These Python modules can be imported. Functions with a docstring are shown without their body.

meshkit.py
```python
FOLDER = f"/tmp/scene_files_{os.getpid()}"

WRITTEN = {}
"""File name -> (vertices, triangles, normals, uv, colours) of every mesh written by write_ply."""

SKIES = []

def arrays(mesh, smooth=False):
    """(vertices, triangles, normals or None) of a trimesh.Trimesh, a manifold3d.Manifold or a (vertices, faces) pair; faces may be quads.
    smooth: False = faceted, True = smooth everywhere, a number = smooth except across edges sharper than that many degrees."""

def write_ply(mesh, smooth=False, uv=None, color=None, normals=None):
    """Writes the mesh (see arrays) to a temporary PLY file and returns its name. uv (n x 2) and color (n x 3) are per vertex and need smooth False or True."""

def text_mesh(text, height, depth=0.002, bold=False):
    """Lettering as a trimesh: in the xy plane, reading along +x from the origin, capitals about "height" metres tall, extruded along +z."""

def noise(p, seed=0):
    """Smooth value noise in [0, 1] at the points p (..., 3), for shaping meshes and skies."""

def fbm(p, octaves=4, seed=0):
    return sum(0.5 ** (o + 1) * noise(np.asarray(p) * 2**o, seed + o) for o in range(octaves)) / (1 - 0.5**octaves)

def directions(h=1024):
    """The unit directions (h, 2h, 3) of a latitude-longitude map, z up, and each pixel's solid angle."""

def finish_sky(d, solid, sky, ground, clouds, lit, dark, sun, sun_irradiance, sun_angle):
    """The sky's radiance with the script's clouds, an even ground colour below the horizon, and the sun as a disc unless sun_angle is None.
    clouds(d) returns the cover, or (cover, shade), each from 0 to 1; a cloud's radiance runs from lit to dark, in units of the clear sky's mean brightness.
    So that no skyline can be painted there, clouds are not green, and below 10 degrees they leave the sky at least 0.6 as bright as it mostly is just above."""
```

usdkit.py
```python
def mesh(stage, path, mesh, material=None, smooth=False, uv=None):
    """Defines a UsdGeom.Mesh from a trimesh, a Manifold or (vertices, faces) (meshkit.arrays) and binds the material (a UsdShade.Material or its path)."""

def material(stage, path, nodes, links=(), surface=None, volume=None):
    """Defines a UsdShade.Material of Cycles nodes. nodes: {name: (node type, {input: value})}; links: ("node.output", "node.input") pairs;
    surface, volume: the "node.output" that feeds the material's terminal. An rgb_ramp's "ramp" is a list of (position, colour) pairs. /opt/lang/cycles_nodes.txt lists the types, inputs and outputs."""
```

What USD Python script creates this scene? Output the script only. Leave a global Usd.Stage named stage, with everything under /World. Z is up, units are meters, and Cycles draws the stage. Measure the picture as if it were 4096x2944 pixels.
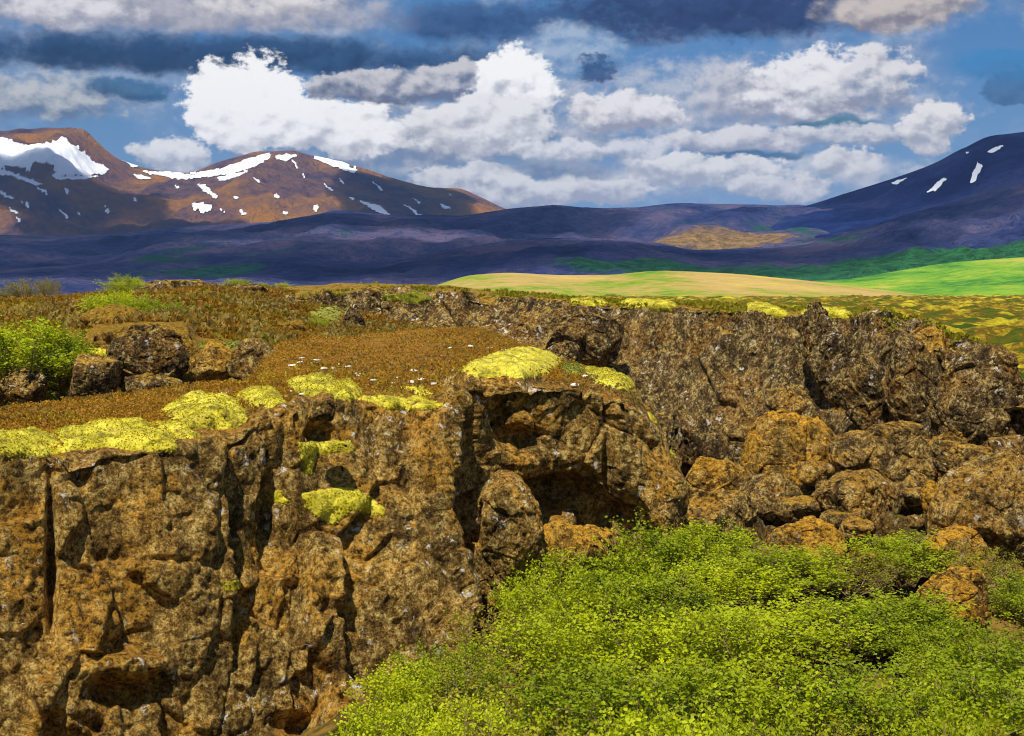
import math
import numpy as np
import trimesh
import usdkit
import meshkit
from scipy.spatial import cKDTree
from scipy.ndimage import gaussian_filter1d, distance_transform_edt, label
from scipy.interpolate import PchipInterpolator
from pxr import Gf, Sdf, Usd, UsdGeom, UsdLux, UsdShade, Vt

stage = Usd.Stage.CreateInMemory()
UsdGeom.SetStageUpAxis(stage, 'Z')
UsdGeom.Xform.Define(stage, '/World')
UsdGeom.Scope.Define(stage, '/World/Looks')

# ------------------------------------------------------------------ camera
F, HZ = 1407.0, 288.0            # focal length in picture widths / 1024, and the row of the level horizon
cam = UsdGeom.Camera.Define(stage, '/World/camera')
cam.CreateHorizontalApertureAttr(36.0)
cam.CreateVerticalApertureAttr(36.0 * 736 / 1024)
cam.CreateFocalLengthAttr(36.0 * F / 1024)
cam.CreateVerticalApertureOffsetAttr(-36.0 * 80 / 1024)
cam.CreateClippingRangeAttr(Gf.Vec2f(0.1, 200000))
cam.CreateExposureAttr(0.5)
cam.AddRotateXOp().Set(90.0)

# ------------------------------------------------------------------ sun
SUN = np.array([-0.15, -0.48, 0.82]); SUN /= np.linalg.norm(SUN)
SUN_EL, SUN_ROT = math.asin(SUN[2]), math.atan2(SUN[0], SUN[1])
SUN_POWER, SKY_POWER, HAZE = 1.25, 0.10, 3.0e-5
sun = UsdLux.DistantLight.Define(stage, '/World/sun')
sun.CreateIntensityAttr(SUN_POWER); sun.CreateAngleAttr(0.53); sun.CreateNormalizeAttr(True)
sun.CreateColorAttr(Gf.Vec3f(1.0, 0.94, 0.84))
sun.AddTransformOp().Set(Gf.Matrix4d().SetLookAt(Gf.Vec3d(0, 0, 0), Gf.Vec3d(*(-SUN)), Gf.Vec3d(0, 0, 1)).GetInverse())


# ------------------------------------------------------------------ sky
class G:
    """Collects nodes and links of one material."""
    def __init__(self):
        self.n, self.l, self.k = {}, [], 0

    def add(self, kind, out, **inp):
        self.k += 1
        name = f'n{self.k}'
        vals = {}
        for a, b in inp.items():
            if isinstance(b, str) and '.' in b:
                self.l.append((b, f'{name}.{a}'))
            else:
                vals[a] = b
        self.n[name] = (kind, vals)
        return f'{name}.{out}'

    def math(self, op, a, b=0.0, c=0.0, clamp=False):
        return self.add('math', 'value', math_type=op, value1=a, value2=b, value3=c, use_clamp=clamp)

    def mr(self, v, a, b, c=0.0, d=1.0, kind='smoothstep'):
        return self.add('map_range', 'result', range_type=kind, value=v, from_min=a, from_max=b, to_min=c, to_max=d, clamp=True)

    def mix(self, f, a, b, kind='mix'):
        return self.add('mix_color', 'result', blend_type=kind, fac=f, a=a, b=b)

    def noise(self, v, scale, detail=4.0, rough=0.55, dist=0.0, out='fac'):
        return self.add('noise_texture', out, dimensions='3D', vector=v, scale=scale, detail=detail, roughness=rough, distortion=dist)

    def ramp(self, f, stops):
        return self.add('rgb_ramp', 'color', fac=f, ramp=stops)

    def done(self, name, surface=None, volume=None):
        return usdkit.material(stage, '/World/Looks/' + name, self.n, self.l, surface=surface, volume=volume)


def sky_material():
    g = G()
    sky = g.add('sky_texture', 'color', sky_type='single_scattering', sun_disc=False, sun_elevation=SUN_EL, sun_rotation=SUN_ROT,
                altitude=100.0, air_density=1.0, aerosol_density=0.6, ozone_density=2.5)
    S = 0.72 / SKY_POWER
    d = g.add('texture_coordinate', 'generated')
    xyz = g.add('separate_xyz', 'x', vector=d)[:-2]
    X, Y, Z = xyz + '.x', xyz + '.y', xyz + '.z'
    az = g.math('arctan2', X, Y)
    el = g.math('arcsine', Z)
    # work in hundredths of a radian
    A = g.math('multiply', az, 100.0)
    E = g.math('multiply', el, 100.0)
    AE = g.add('combine_xyz', 'vector', x=A, y=g.math('multiply', E, 1.35), z=0.0)
    warp = g.noise(AE, 0.22, 5.0, 0.6, out='color')
    w = g.add('separate_xyz', 'x', vector=warp)[:-2]
    Aw = g.math('multiply_add', g.math('subtract', w + '.x', 0.5), 3.4, A)
    Ew = g.math('multiply_add', g.math('subtract', w + '.y', 0.5), 2.4, E)
    n1 = g.noise(AE, 0.46, 6.0, 0.55)
    AE2 = g.add('vector_math', 'vector', math_type='add', vector1=AE, vector2=(-0.35, 0.75, 0.0))
    n2 = g.noise(AE2, 0.46, 6.0, 0.55)
    relief = g.math('subtract', n1, n2)
    n3 = g.noise(AE, 1.6, 6.0, 0.62)
    edge = g.math('add', g.math('multiply', g.math('subtract', n1, 0.5), 2.0), g.math('multiply', g.math('subtract', n3, 0.5), 1.1))
    blue = g.mix(0.82, sky, tuple(S * c for c in (0.018, 0.15, 0.40)))
    low = g.mr(E, 0.0, 20.0, 0.60, 0.0)
    cur = g.mix(low, blue, tuple(S * c for c in (0.24, 0.42, 0.62)))
    # a loose, even field of cloud over the whole sky
    big = g.noise(AE, 0.085, 6.0, 0.58)
    cover = g.mr(big, 0.44, 0.60)
    bodyc = g.ramp(g.math('multiply_add', relief, 1.4, 0.5), [(0.25, tuple(S * c for c in (0.16, 0.22, 0.34))), (0.5, tuple(S * c for c in (0.40, 0.44, 0.52))), (0.8, tuple(S * c for c in (0.80, 0.81, 0.82)))])
    high = g.mr(E, 10.0, 24.0, 0.35, 1.0)
    cur = g.mix(g.math('multiply', cover, g.math('multiply', high, 0.75)), cur, bodyc)

    def cloud(cur, px, py, rx, up, dn, lit, dark, soft=0.55, k=1.0, rag=1.0, shade=(-0.9, 0.7)):
        """A cloud whose middle, half width, height over and depth under it are read in 1024ths of the picture's width."""
        a0 = 100 * math.atan((px - 512) / F)
        e0 = 100 * math.atan((HZ - py) / math.hypot(F, px - 512))
        q = 100.0 / F
        dx = g.math('multiply', g.math('subtract', Aw, a0), 1 / (rx * q))
        dy = g.math('subtract', Ew, e0)
        dd = g.math('maximum', g.math('multiply', dy, 1 / (up * q)), g.math('multiply', dy, -1 / (dn * q)))
        r2 = g.math('add', g.math('multiply', dx, dx), g.math('multiply', dd, dd))
        f = g.math('subtract', g.math('multiply_add', edge, rag, 1.0), r2)
        m = g.mr(f, 0.0, soft * (0.72 if soft < 0.7 else 1.0), 0.0, k)
        v = g.math('multiply_add', relief, 3.8, g.math('multiply', dy, 1 / (up * q)))
        t = g.mr(v, shade[0], shade[1])
        c = g.mix(t, tuple(S * x for x in dark), tuple(S * x for x in lit))
        return g.mix(m, cur, c)

    W, GR, DB, BL = (1.06, 1.05, 1.03), (0.40, 0.42, 0.48), (0.012, 0.05, 0.14), (0.10, 0.20, 0.36)
    P = (0.62, 0.60, 0.62)
    for c in [
        # the dark roof of cloud along the top, its pale top left and right ends
        (130, 10, 330, 44, 26, (0.52, 0.50, 0.54), (0.30, 0.31, 0.38), 0.9, 0.95, 0.6),
        (260, 4, 80, 16, 14, (0.86, 0.82, 0.80), (0.5, 0.48, 0.5), 0.9, 0.8),
        (60, 12, 80, 20, 20, (0.84, 0.82, 0.84), (0.42, 0.42, 0.48), 0.9, 0.85),
        (220, 56, 420, 24, 22, (0.02, 0.07, 0.17), (0.006, 0.03, 0.085), 1.0, 1.0, 0.5),
        (120, 62, 200, 16, 14, (0.012, 0.05, 0.12), (0.006, 0.03, 0.08), 1.0, 0.9, 0.6),
        (720, 14, 230, 40, 32, (0.02, 0.045, 0.14), (0.006, 0.022, 0.085), 0.9, 1.0, 0.6),
        (480, 22, 110, 26, 26, (0.04, 0.10, 0.24), (0.012, 0.05, 0.15), 1.0, 0.95, 0.6),
        (565, 56, 70, 34, 40, (0.42, 0.52, 0.66), (0.16, 0.30, 0.50), 0.9, 0.9, 0.9),
        (900, 12, 85, 30, 18, (0.66, 0.58, 0.52), (0.24, 0.22, 0.25), 0.7, 0.97, 0.5),
        (45, 98, 105, 30, 26, (0.58, 0.60, 0.60), (0.14, 0.20, 0.30), 0.9, 0.95),
        (128, 90, 46, 14, 10, (0.03, 0.14, 0.28), (0.01, 0.07, 0.17), 0.8, 0.9),
        # grey veils behind the white heaps
        (720, 110, 250, 60, 70, (0.56, 0.58, 0.64), (0.24, 0.31, 0.44), 1.0, 0.92),
        (440, 135, 250, 60, 60, (0.58, 0.59, 0.63), (0.22, 0.27, 0.37), 1.0, 0.95),
        (760, 178, 330, 26, 26, (0.66, 0.67, 0.70), (0.30, 0.38, 0.50), 1.0, 0.85),
        # the great white heap
        (245, 108, 72, 52, 44, W, (0.60, 0.61, 0.66), 0.45, 1.0, 0.9, (-1.3, 0.0)),
        (330, 128, 90, 34, 30, W, (0.52, 0.53, 0.58), 0.5, 1.0, 0.9, (-1.2, 0.3)),
        (370, 85, 72, 18, 20, (0.66, 0.65, 0.66), (0.14, 0.16, 0.23), 0.6, 0.97, 0.8),
        (450, 80, 90, 20, 24, (0.68, 0.66, 0.67), (0.15, 0.18, 0.27), 0.6, 0.95, 0.8),
        (515, 92, 46, 50, 40, W, (0.50, 0.52, 0.58), 0.5, 1.0, 0.9, (-1.2, 0.3)),
        (480, 128, 85, 36, 30, (0.92, 0.91, 0.90), (0.46, 0.47, 0.52), 0.55, 1.0, 0.9),
        (170, 152, 42, 22, 22, (0.90, 0.90, 0.90), (0.42, 0.46, 0.54), 0.6, 1.0, 1.0),
        (598, 68, 30, 17, 15, (0.03, 0.09, 0.22), (0.012, 0.05, 0.15), 0.9, 0.95, 1.7),
        (622, 112, 66, 26, 18, (0.90, 0.87, 0.86), (0.34, 0.35, 0.42), 0.5, 1.0, 0.7),
        (560, 150, 60, 14, 12, (0.86, 0.85, 0.85), (0.34, 0.38, 0.46), 0.6, 0.95, 0.9),
        # the heap on the right
        (760, 95, 85, 34, 34, (0.66, 0.65, 0.68), (0.32, 0.33, 0.40), 0.8, 0.95, 0.9),
        (820, 92, 80, 46, 34, (0.92, 0.90, 0.89), (0.30, 0.31, 0.38), 0.6, 1.0, 1.0, (-1.0, 0.6)),
        (880, 82, 42, 36, 34, (0.82, 0.80, 0.80), (0.26, 0.30, 0.40), 0.6, 1.0, 1.0),
        (830, 126, 50, 8, 7, (0.06, 0.20, 0.28), (0.02, 0.13, 0.22), 0.9, 0.9, 0.6),
        (735, 140, 110, 14, 12, (0.80, 0.78, 0.78), (0.32, 0.34, 0.42), 0.6, 1.0, 0.8),
        (850, 136, 70, 12, 10, (0.76, 0.75, 0.76), (0.30, 0.34, 0.42), 0.7, 0.95, 0.9),
        (745, 155, 80, 7, 6, (0.04, 0.14, 0.24), (0.03, 0.10, 0.2), 0.9, 0.9, 0.6),
        (930, 130, 34, 26, 24, (0.90, 0.87, 0.84), (0.40, 0.42, 0.48), 0.55, 1.0, 0.9),
        (850, 164, 34, 16, 14, (0.84, 0.82, 0.80), (0.42, 0.44, 0.50), 0.6, 1.0, 0.9),
        (700, 172, 95, 20, 18, (0.88, 0.86, 0.83), (0.42, 0.44, 0.50), 0.6, 1.0, 0.9),
        (590, 186, 70, 20, 20, (0.86, 0.84, 0.81), (0.42, 0.44, 0.50), 0.6, 1.0, 0.9),
        (470, 182, 70, 22, 24, (0.84, 0.83, 0.82), (0.40, 0.43, 0.50), 0.6, 1.0, 0.9),
        (640, 150, 40, 14, 10, (0.80, 0.80, 0.82), (0.36, 0.40, 0.48), 0.7, 0.9, 0.9),
        (560, 168, 90, 14, 12, (0.30, 0.36, 0.46), (0.12, 0.19, 0.30), 0.9, 0.85, 0.8),
        (520, 192, 60, 18, 18, (0.86, 0.85, 0.82), (0.42, 0.43, 0.48), 0.6, 1.0, 0.9),
        (780, 185, 60, 14, 14, (0.82, 0.80, 0.78), (0.40, 0.42, 0.48), 0.6, 1.0, 0.9),
        (1015, 90, 34, 24, 16, (0.06, 0.16, 0.32), (0.03, 0.11, 0.24), 0.6, 0.85, 0.9),
        (1005, 60, 60, 20, 26, (0.03, 0.24, 0.52), (0.03, 0.2, 0.44), 0.9, 0.7, 0.7),
    ]:
        cur = cloud(cur, *c)
    bg = g.add('background_shader', 'background', color=cur, strength=SKY_POWER)
    return g.done('sky', surface=bg)


dome = UsdLux.DomeLight.Define(stage, '/World/sky')
UsdShade.MaterialBindingAPI.Apply(dome.GetPrim()).Bind(sky_material())

# ------------------------------------------------------------------ helpers
USED = {}


def numbered(parent, name):
    k = USED.get((parent, name), 0)
    USED[(parent, name)] = k + 1
    return f'{parent}/{name}' if k == 0 else f'{parent}/{name}_{k:03d}'


def keys(p, label=None, category=None, group=None, kind=None):
    for a, b in (('label', label), ('category', category), ('group', group), ('kind', kind)):
        if b:
            p.SetCustomDataByKey(a, b)
    return p


def obj(name, mesh, mat, parent='/World', smooth=True, **kw):
    m = usdkit.mesh(stage, numbered(parent, name), mesh, mat, smooth=smooth)
    return keys(m.GetPrim(), **kw)


def thing(name, loc=(0, 0, 0), rot=0.0, scale=(1, 1, 1), **kw):
    x = UsdGeom.Xform.Define(stage, numbered('/World', name))
    x.AddTranslateOp().Set(Gf.Vec3d(*map(float, loc)))
    x.AddRotateZOp().Set(float(rot))
    x.AddScaleOp().Set(Gf.Vec3f(*map(float, scale)))
    return keys(x.GetPrim(), **kw)


def U(px, py, Y):
    """The point that stands Y metres ahead on the sight line through (px, py)."""
    px, py, Y = np.broadcast_arrays(np.asarray(px, float), np.asarray(py, float), np.asarray(Y, float))
    return np.stack([(px - 512) / F * Y, Y, (HZ - py) / F * Y], -1)


def to_px(P):
    return 512 + F * P[..., 0] / P[..., 1], HZ - F * P[..., 2] / P[..., 1]


def fb(P, scale, octaves=5, seed=0):
    return meshkit.fbm(np.asarray(P, float) * scale + seed * 17.31, octaves, seed) - 0.5


def grid_faces(nr, nc):
    i, j = np.meshgrid(np.arange(nr - 1), np.arange(nc - 1), indexing='ij')
    a = i * nc + j
    q = np.stack([a, a + 1, a + nc + 1, a + nc], -1).reshape(-1, 4)
    return np.vstack([q[:, [0, 1, 2]], q[:, [0, 2, 3]]])


def normals(V, f):
    n = np.zeros_like(V)
    c = np.cross(V[f[:, 1]] - V[f[:, 0]], V[f[:, 2]] - V[f[:, 0]])
    for k in range(3):
        np.add.at(n, f[:, k], c)
    return n / np.maximum(np.linalg.norm(n, axis=1, keepdims=True), 1e-12)


def blocks(P, cell, seed, step, tilt, crack, width, stretch=(1, 1, 1), lean=None):
    """Broken-rock relief: every cell has its own offset and tilt, with a recessed joint between cells."""
    r = np.random.default_rng(seed)
    Q = P.copy()
    Q = Q + np.stack([fb(P, 0.9 / cell, 3, seed + k) for k in range(3)], -1) * cell * 0.14
    if lean is not None:
        Q = Q @ np.asarray(lean).T
    Q = Q / (cell * np.asarray(stretch, float))
    lo, hi = Q.min(0) - 1.5, Q.max(0) + 1.5
    # only cells near the surface
    ij = np.unique(np.floor(Q).astype(int), axis=0)
    off = np.stack(np.meshgrid(*[np.arange(-1, 2)] * 3, indexing='ij'), -1).reshape(-1, 3)
    ij = np.unique((ij[:, None] + off[None]).reshape(-1, 3), axis=0)
    S = ij + r.random((len(ij), 3))
    d, k = cKDTree(S).query(Q, 2)
    e = d[:, 1] - d[:, 0]
    a = r.random(len(S)) - 0.5
    t = r.normal(size=(len(S), 3))
    t /= np.linalg.norm(t, axis=1, keepdims=True)
    i = k[:, 0]
    h = step * a[i] + tilt * ((Q - S[i]) * t[i]).sum(1) * cell
    return h - crack * np.exp(-(e / width) ** 2)


def resample(ctrl, n):
    """ctrl (k, 3) -> n points, evenly spaced along it (smooth, no overshoot)."""
    s = np.r_[0, np.cumsum(np.linalg.norm(np.diff(ctrl, axis=0), axis=1))]
    return s


def sheet(lines, ncol, rows, sweep=1.5, swc=2.0, weights=None):
    """lines: control lines (each k x 3) from back to foot; rows: number of rows between neighbours."""
    L = np.stack(lines)                                 # nl, k, 3
    w = np.linalg.norm(np.diff(L[weights if weights is not None else len(L) // 2], axis=0), axis=1) + 1e-3
    s = np.r_[0, np.cumsum(w)]
    t = np.linspace(0, s[-1], ncol)
    C = np.stack([PchipInterpolator(s, l)(t) for l in L])   # nl, ncol, 3
    out = []
    for i, n in enumerate(rows):
        u = np.linspace(0, 1, n, endpoint=False)[:, None, None]
        out.append(C[i][None] * (1 - u) + C[i + 1][None] * u)
    out.append(C[-1][None])
    V = np.concatenate(out, 0)
    if sweep:
        V = gaussian_filter1d(V, sweep, axis=0, mode='nearest')
    if swc:
        V = gaussian_filter1d(V, swc, axis=1, mode='nearest')
    return V


def leaves(P, D, size, r, up=0.7):
    """A leaf of four corners at each P, pointing along D."""
    n = len(P)
    D = D + 0.7 * r.normal(size=(n, 3)); D /= np.linalg.norm(D, axis=1, keepdims=True)
    N = r.normal(size=(n, 3)) * 0.75 + np.array([0, 0, up]); N -= (N * D).sum(1, keepdims=True) * D; N /= np.linalg.norm(N, axis=1, keepdims=True) + 1e-9
    S = np.cross(N, D)
    s = size * r.uniform(0.65, 1.25, n)[:, None]
    v = np.stack([P, P + D * s * 0.5 + S * s * 0.38 + N * s * 0.08, P + D * s, P + D * s * 0.5 - S * s * 0.38 + N * s * 0.08], 1)
    i = np.arange(n)[:, None] * 4
    return v.reshape(-1, 3), np.vstack([i + np.array([[0, 1, 2]]), i + np.array([[0, 2, 3]])])


# ------------------------------------------------------------------ materials
def rock_material(name, dark, mid, pale, orange, up_col, up_at=0.62, lichen=0.5, white=0.5, scale=1.0, orange_amt=0.5, rough_amt=1.0):
    g = G()
    geo = g.add('geometry', 'position')
    P = geo
    nz = g.add('separate_xyz', 'z', vector=geo.split('.')[0] + '.normal')
    big = g.noise(P, 0.60 * scale, 4, 0.6)
    med = g.noise(P, 2.6 * scale, 6, 0.65)
    fine = g.noise(P, 8.5 * scale, 8, 0.74)
    grain = g.noise(P, 24.0 * scale, 4, 0.75)
    mixd = g.math('add', g.math('add', g.math('multiply', fine, 0.42), g.math('multiply', med, 0.26)), g.math('multiply', grain, 0.32))
    base = g.ramp(mixd, [(0.40, dark), (0.455, tuple(0.45 * c for c in mid)), (0.50, mid), (0.545, tuple(0.6 * c + 0.4 * d for c, d in zip(mid, pale))), (0.60, pale)])
    sv = g.add('vector_math', 'vector', math_type='multiply', vector1=P, vector2=(1.0, 1.0, 0.16))
    st = g.mr(g.noise(sv, 1.5 * scale, 5, 0.62), 0.40, 0.56, 0.38, 1.12)
    base = g.mix(0.85, base, g.add('combine_color', 'color', r=st, g=st, b=st), 'multiply')
    # ochre staining and yellow crusts
    o = g.math('multiply', g.mr(big, 0.49, 0.60), g.mr(fine, 0.42, 0.58))
    base = g.mix(g.math('multiply', o, orange_amt), base, orange)
    wob = g.noise(P, 5.0, 5, 0.7, out='color')
    Pw = g.add('vector_math', 'vector', math_type='add', vector1=P, vector2=g.add('vector_math', 'vector', math_type='scale', vector1=wob, scale=0.35))
    v = g.add('voronoi_texture', 'distance', dimensions='3D', feature='f1', vector=Pw, scale=6.5 * scale, randomness=1.0)
    crust = g.math('multiply', g.math('multiply', g.mr(v, 0.42, 0.26), g.mr(med, 0.44, 0.56)), g.mr(grain, 0.36, 0.56))
    base = g.mix(g.math('multiply', crust, lichen), base, (0.62, 0.47, 0.15))
    # white lichen, in irregular clusters
    wl = g.math('multiply', g.mr(g.noise(Pw, 3.6 * scale, 6, 0.68), 0.59, 0.63), g.mr(g.noise(P, 0.75, 3, 0.6), 0.49, 0.58))
    base = g.mix(g.math('multiply', wl, white), base, (0.76, 0.72, 0.62))
    # plants that take hold on level places
    up = g.mr(g.math('add', nz, g.math('multiply', g.math('subtract', med, 0.5), 1.5)), up_at, up_at + 0.22)
    upc = g.ramp(g.math('add', g.math('multiply', fine, 0.55), g.math('multiply', grain, 0.45)), [(0.40, tuple(0.2 * c for c in up_col)), (0.50, up_col), (0.62, tuple(1.9 * c for c in up_col))])
    base = g.mix(up, base, upc)
    h = g.math('add', g.math('multiply', fine, 0.7), g.math('multiply', grain, 0.35))
    b = g.add('bump', 'normal', height=h, strength=1.0, distance=0.22 / scale)
    p = g.add('principled_bsdf', 'BSDF', base_color=base, roughness=0.92, normal=b, specular_ior_level=0.15)
    return g.done(name, surface=p)


def moss_material(name, lo, mid, hi, scale=1.0):
    g = G()
    P = g.add('geometry', 'position')
    a = g.noise(P, 2.2 * scale, 4, 0.6)
    b = g.noise(P, 16.0 * scale, 6, 0.7)
    c = g.ramp(g.math('add', g.math('multiply', a, 0.6), g.math('multiply', b, 0.4)), [(0.40, lo), (0.50, mid), (0.60, hi)])
    br = g.mr(g.noise(P, 1.1 * scale, 5, 0.65), 0.58, 0.68)
    c = g.mix(g.math('multiply', br, 0.55), c, (0.20, 0.10, 0.02))
    bm = g.add('bump', 'normal', height=b, strength=0.9, distance=0.10 / scale)
    p = g.add('principled_bsdf', 'BSDF', base_color=c, roughness=1.0, normal=bm, specular_ior_level=0.05, sheen_weight=0.25, sheen_tint=(0.9, 0.85, 0.4))
    return g.done(name, surface=p)


def leaf_material(name, a, b, c):
    g = G()
    P = g.add('geometry', 'position')
    i = g.add('geometry', 'random_per_island')
    n = g.noise(P, 0.8, 3, 0.6)
    ob = g.add('object_info', 'random')
    f = g.math('add', g.math('add', g.math('multiply', i, 0.45), g.math('multiply', n, 0.45)), g.math('multiply', g.math('subtract', ob, 0.5), 0.30))
    col = g.ramp(f, [(0.15, a), (0.5, b), (0.9, c)])
    p = g.add('principled_bsdf', 'BSDF', base_color=col, roughness=0.55, specular_ior_level=0.25)
    t = g.add('translucent_bsdf', 'BSDF', color=col)
    return g.done(name, surface=g.add('mix_closure', 'closure', fac=0.42, closure1=p, closure2=t))


def plain_material(name, col, rough=0.9):
    g = G()
    P = g.add('geometry', 'position')
    n = g.noise(P, 14.0, 4, 0.6)
    c = g.ramp(n, [(0.3, tuple(0.6 * x for x in col)), (0.7, tuple(1.3 * x for x in col))])
    return g.done(name, surface=g.add('principled_bsdf', 'BSDF', base_color=c, roughness=rough))


HEATH = (0.32, 0.15, 0.018)
M = {}
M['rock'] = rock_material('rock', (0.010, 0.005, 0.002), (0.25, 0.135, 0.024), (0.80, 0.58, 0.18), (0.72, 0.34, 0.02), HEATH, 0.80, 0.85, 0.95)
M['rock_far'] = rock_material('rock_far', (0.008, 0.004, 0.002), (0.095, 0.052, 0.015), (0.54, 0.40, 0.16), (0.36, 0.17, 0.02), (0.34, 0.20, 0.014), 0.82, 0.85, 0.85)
M['rock_boulder'] = rock_material('rock_boulder', (0.008, 0.004, 0.002), (0.16, 0.09, 0.022), (0.72, 0.52, 0.17), (0.58, 0.28, 0.02), (0.38, 0.20, 0.018), 0.80, 0.85, 0.6)
M['rock_ochre'] = rock_material('rock_ochre', (0.012, 0.006, 0.002), (0.26, 0.135, 0.018), (0.74, 0.50, 0.13), (0.66, 0.33, 0.02), (0.52, 0.26, 0.02), 0.60, 0.5, 0.3, 1.0, 0.7)
M['scree'] = rock_material('scree', (0.008, 0.004, 0.002), (0.09, 0.05, 0.012), (0.36, 0.25, 0.08), (0.26, 0.13, 0.015), (0.12, 0.10, 0.010), 0.80, 0.5, 0.3)
M['heath'] = rock_material('heath', (0.03, 0.014, 0.003), (0.24, 0.12, 0.014), (0.55, 0.36, 0.05), (0.46, 0.32, 0.02), (0.28, 0.16, 0.014), 0.55, 0.4, 0.4)
M['moss'] = moss_material('moss', (0.13, 0.10, 0.005), (0.50, 0.42, 0.014), (0.76, 0.67, 0.07))
M['moss_green'] = moss_material('moss_green', (0.05, 0.06, 0.006), (0.20, 0.20, 0.012), (0.40, 0.36, 0.03))
M['leaf'] = leaf_material('leaf', (0.22, 0.28, 0.003), (0.62, 0.66, 0.006), (0.88, 0.88, 0.03))
M['leaf_olive'] = leaf_material('leaf_olive', (0.22, 0.20, 0.006), (0.52, 0.46, 0.012), (0.74, 0.62, 0.04))
M['bark'] = plain_material('bark', (0.20, 0.13, 0.06))
M['heather'] = leaf_material('heather', (0.16, 0.075, 0.006), (0.52, 0.29, 0.018), (0.78, 0.54, 0.06))
M['straw'] = leaf_material('straw', (0.22, 0.15, 0.03), (0.40, 0.30, 0.06), (0.52, 0.42, 0.10))
M['frond_moss'] = leaf_material('frond_moss', (0.40, 0.34, 0.012), (0.66, 0.57, 0.03), (0.86, 0.78, 0.14))
M['frond_moss_green'] = leaf_material('frond_moss_green', (0.09, 0.10, 0.006), (0.26, 0.25, 0.012), (0.48, 0.42, 0.04))
M['pale_stone'] = plain_material('pale_stone', (0.55, 0.51, 0.43))


def land_material(name, stops, scale, bump, dist, extra=None, squash=(1, 1, 1), patches=()):
    g = G()
    P = g.add('geometry', 'position')
    Q = g.add('vector_math', 'vector', math_type='multiply', vector1=P, vector2=squash)
    a = g.noise(Q, scale, 6, 0.62)
    b = g.noise(P, scale * 11, 5, 0.7)
    c = g.ramp(g.math('multiply_add', g.math('subtract', g.math('add', g.math('multiply', a, 0.72), g.math('multiply', b, 0.28)), 0.5), 1.4, 0.5), stops)
    if extra:
        lo, hi, col, sc = extra
        c = g.mix(g.mr(g.noise(Q, sc, 4, 0.6), lo, hi), c, col)
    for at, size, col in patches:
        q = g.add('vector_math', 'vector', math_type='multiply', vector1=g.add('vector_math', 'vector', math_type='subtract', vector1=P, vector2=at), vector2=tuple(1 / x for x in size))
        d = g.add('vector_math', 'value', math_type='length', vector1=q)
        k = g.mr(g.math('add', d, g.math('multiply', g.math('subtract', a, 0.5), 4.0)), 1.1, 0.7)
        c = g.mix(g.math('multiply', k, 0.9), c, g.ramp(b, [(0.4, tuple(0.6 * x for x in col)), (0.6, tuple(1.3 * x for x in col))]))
    bm = g.add('bump', 'normal', height=b, strength=bump, distance=dist)
    return g.done(name, surface=g.add('principled_bsdf', 'BSDF', base_color=c, roughness=1.0, normal=bm, specular_ior_level=0.05))


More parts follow.
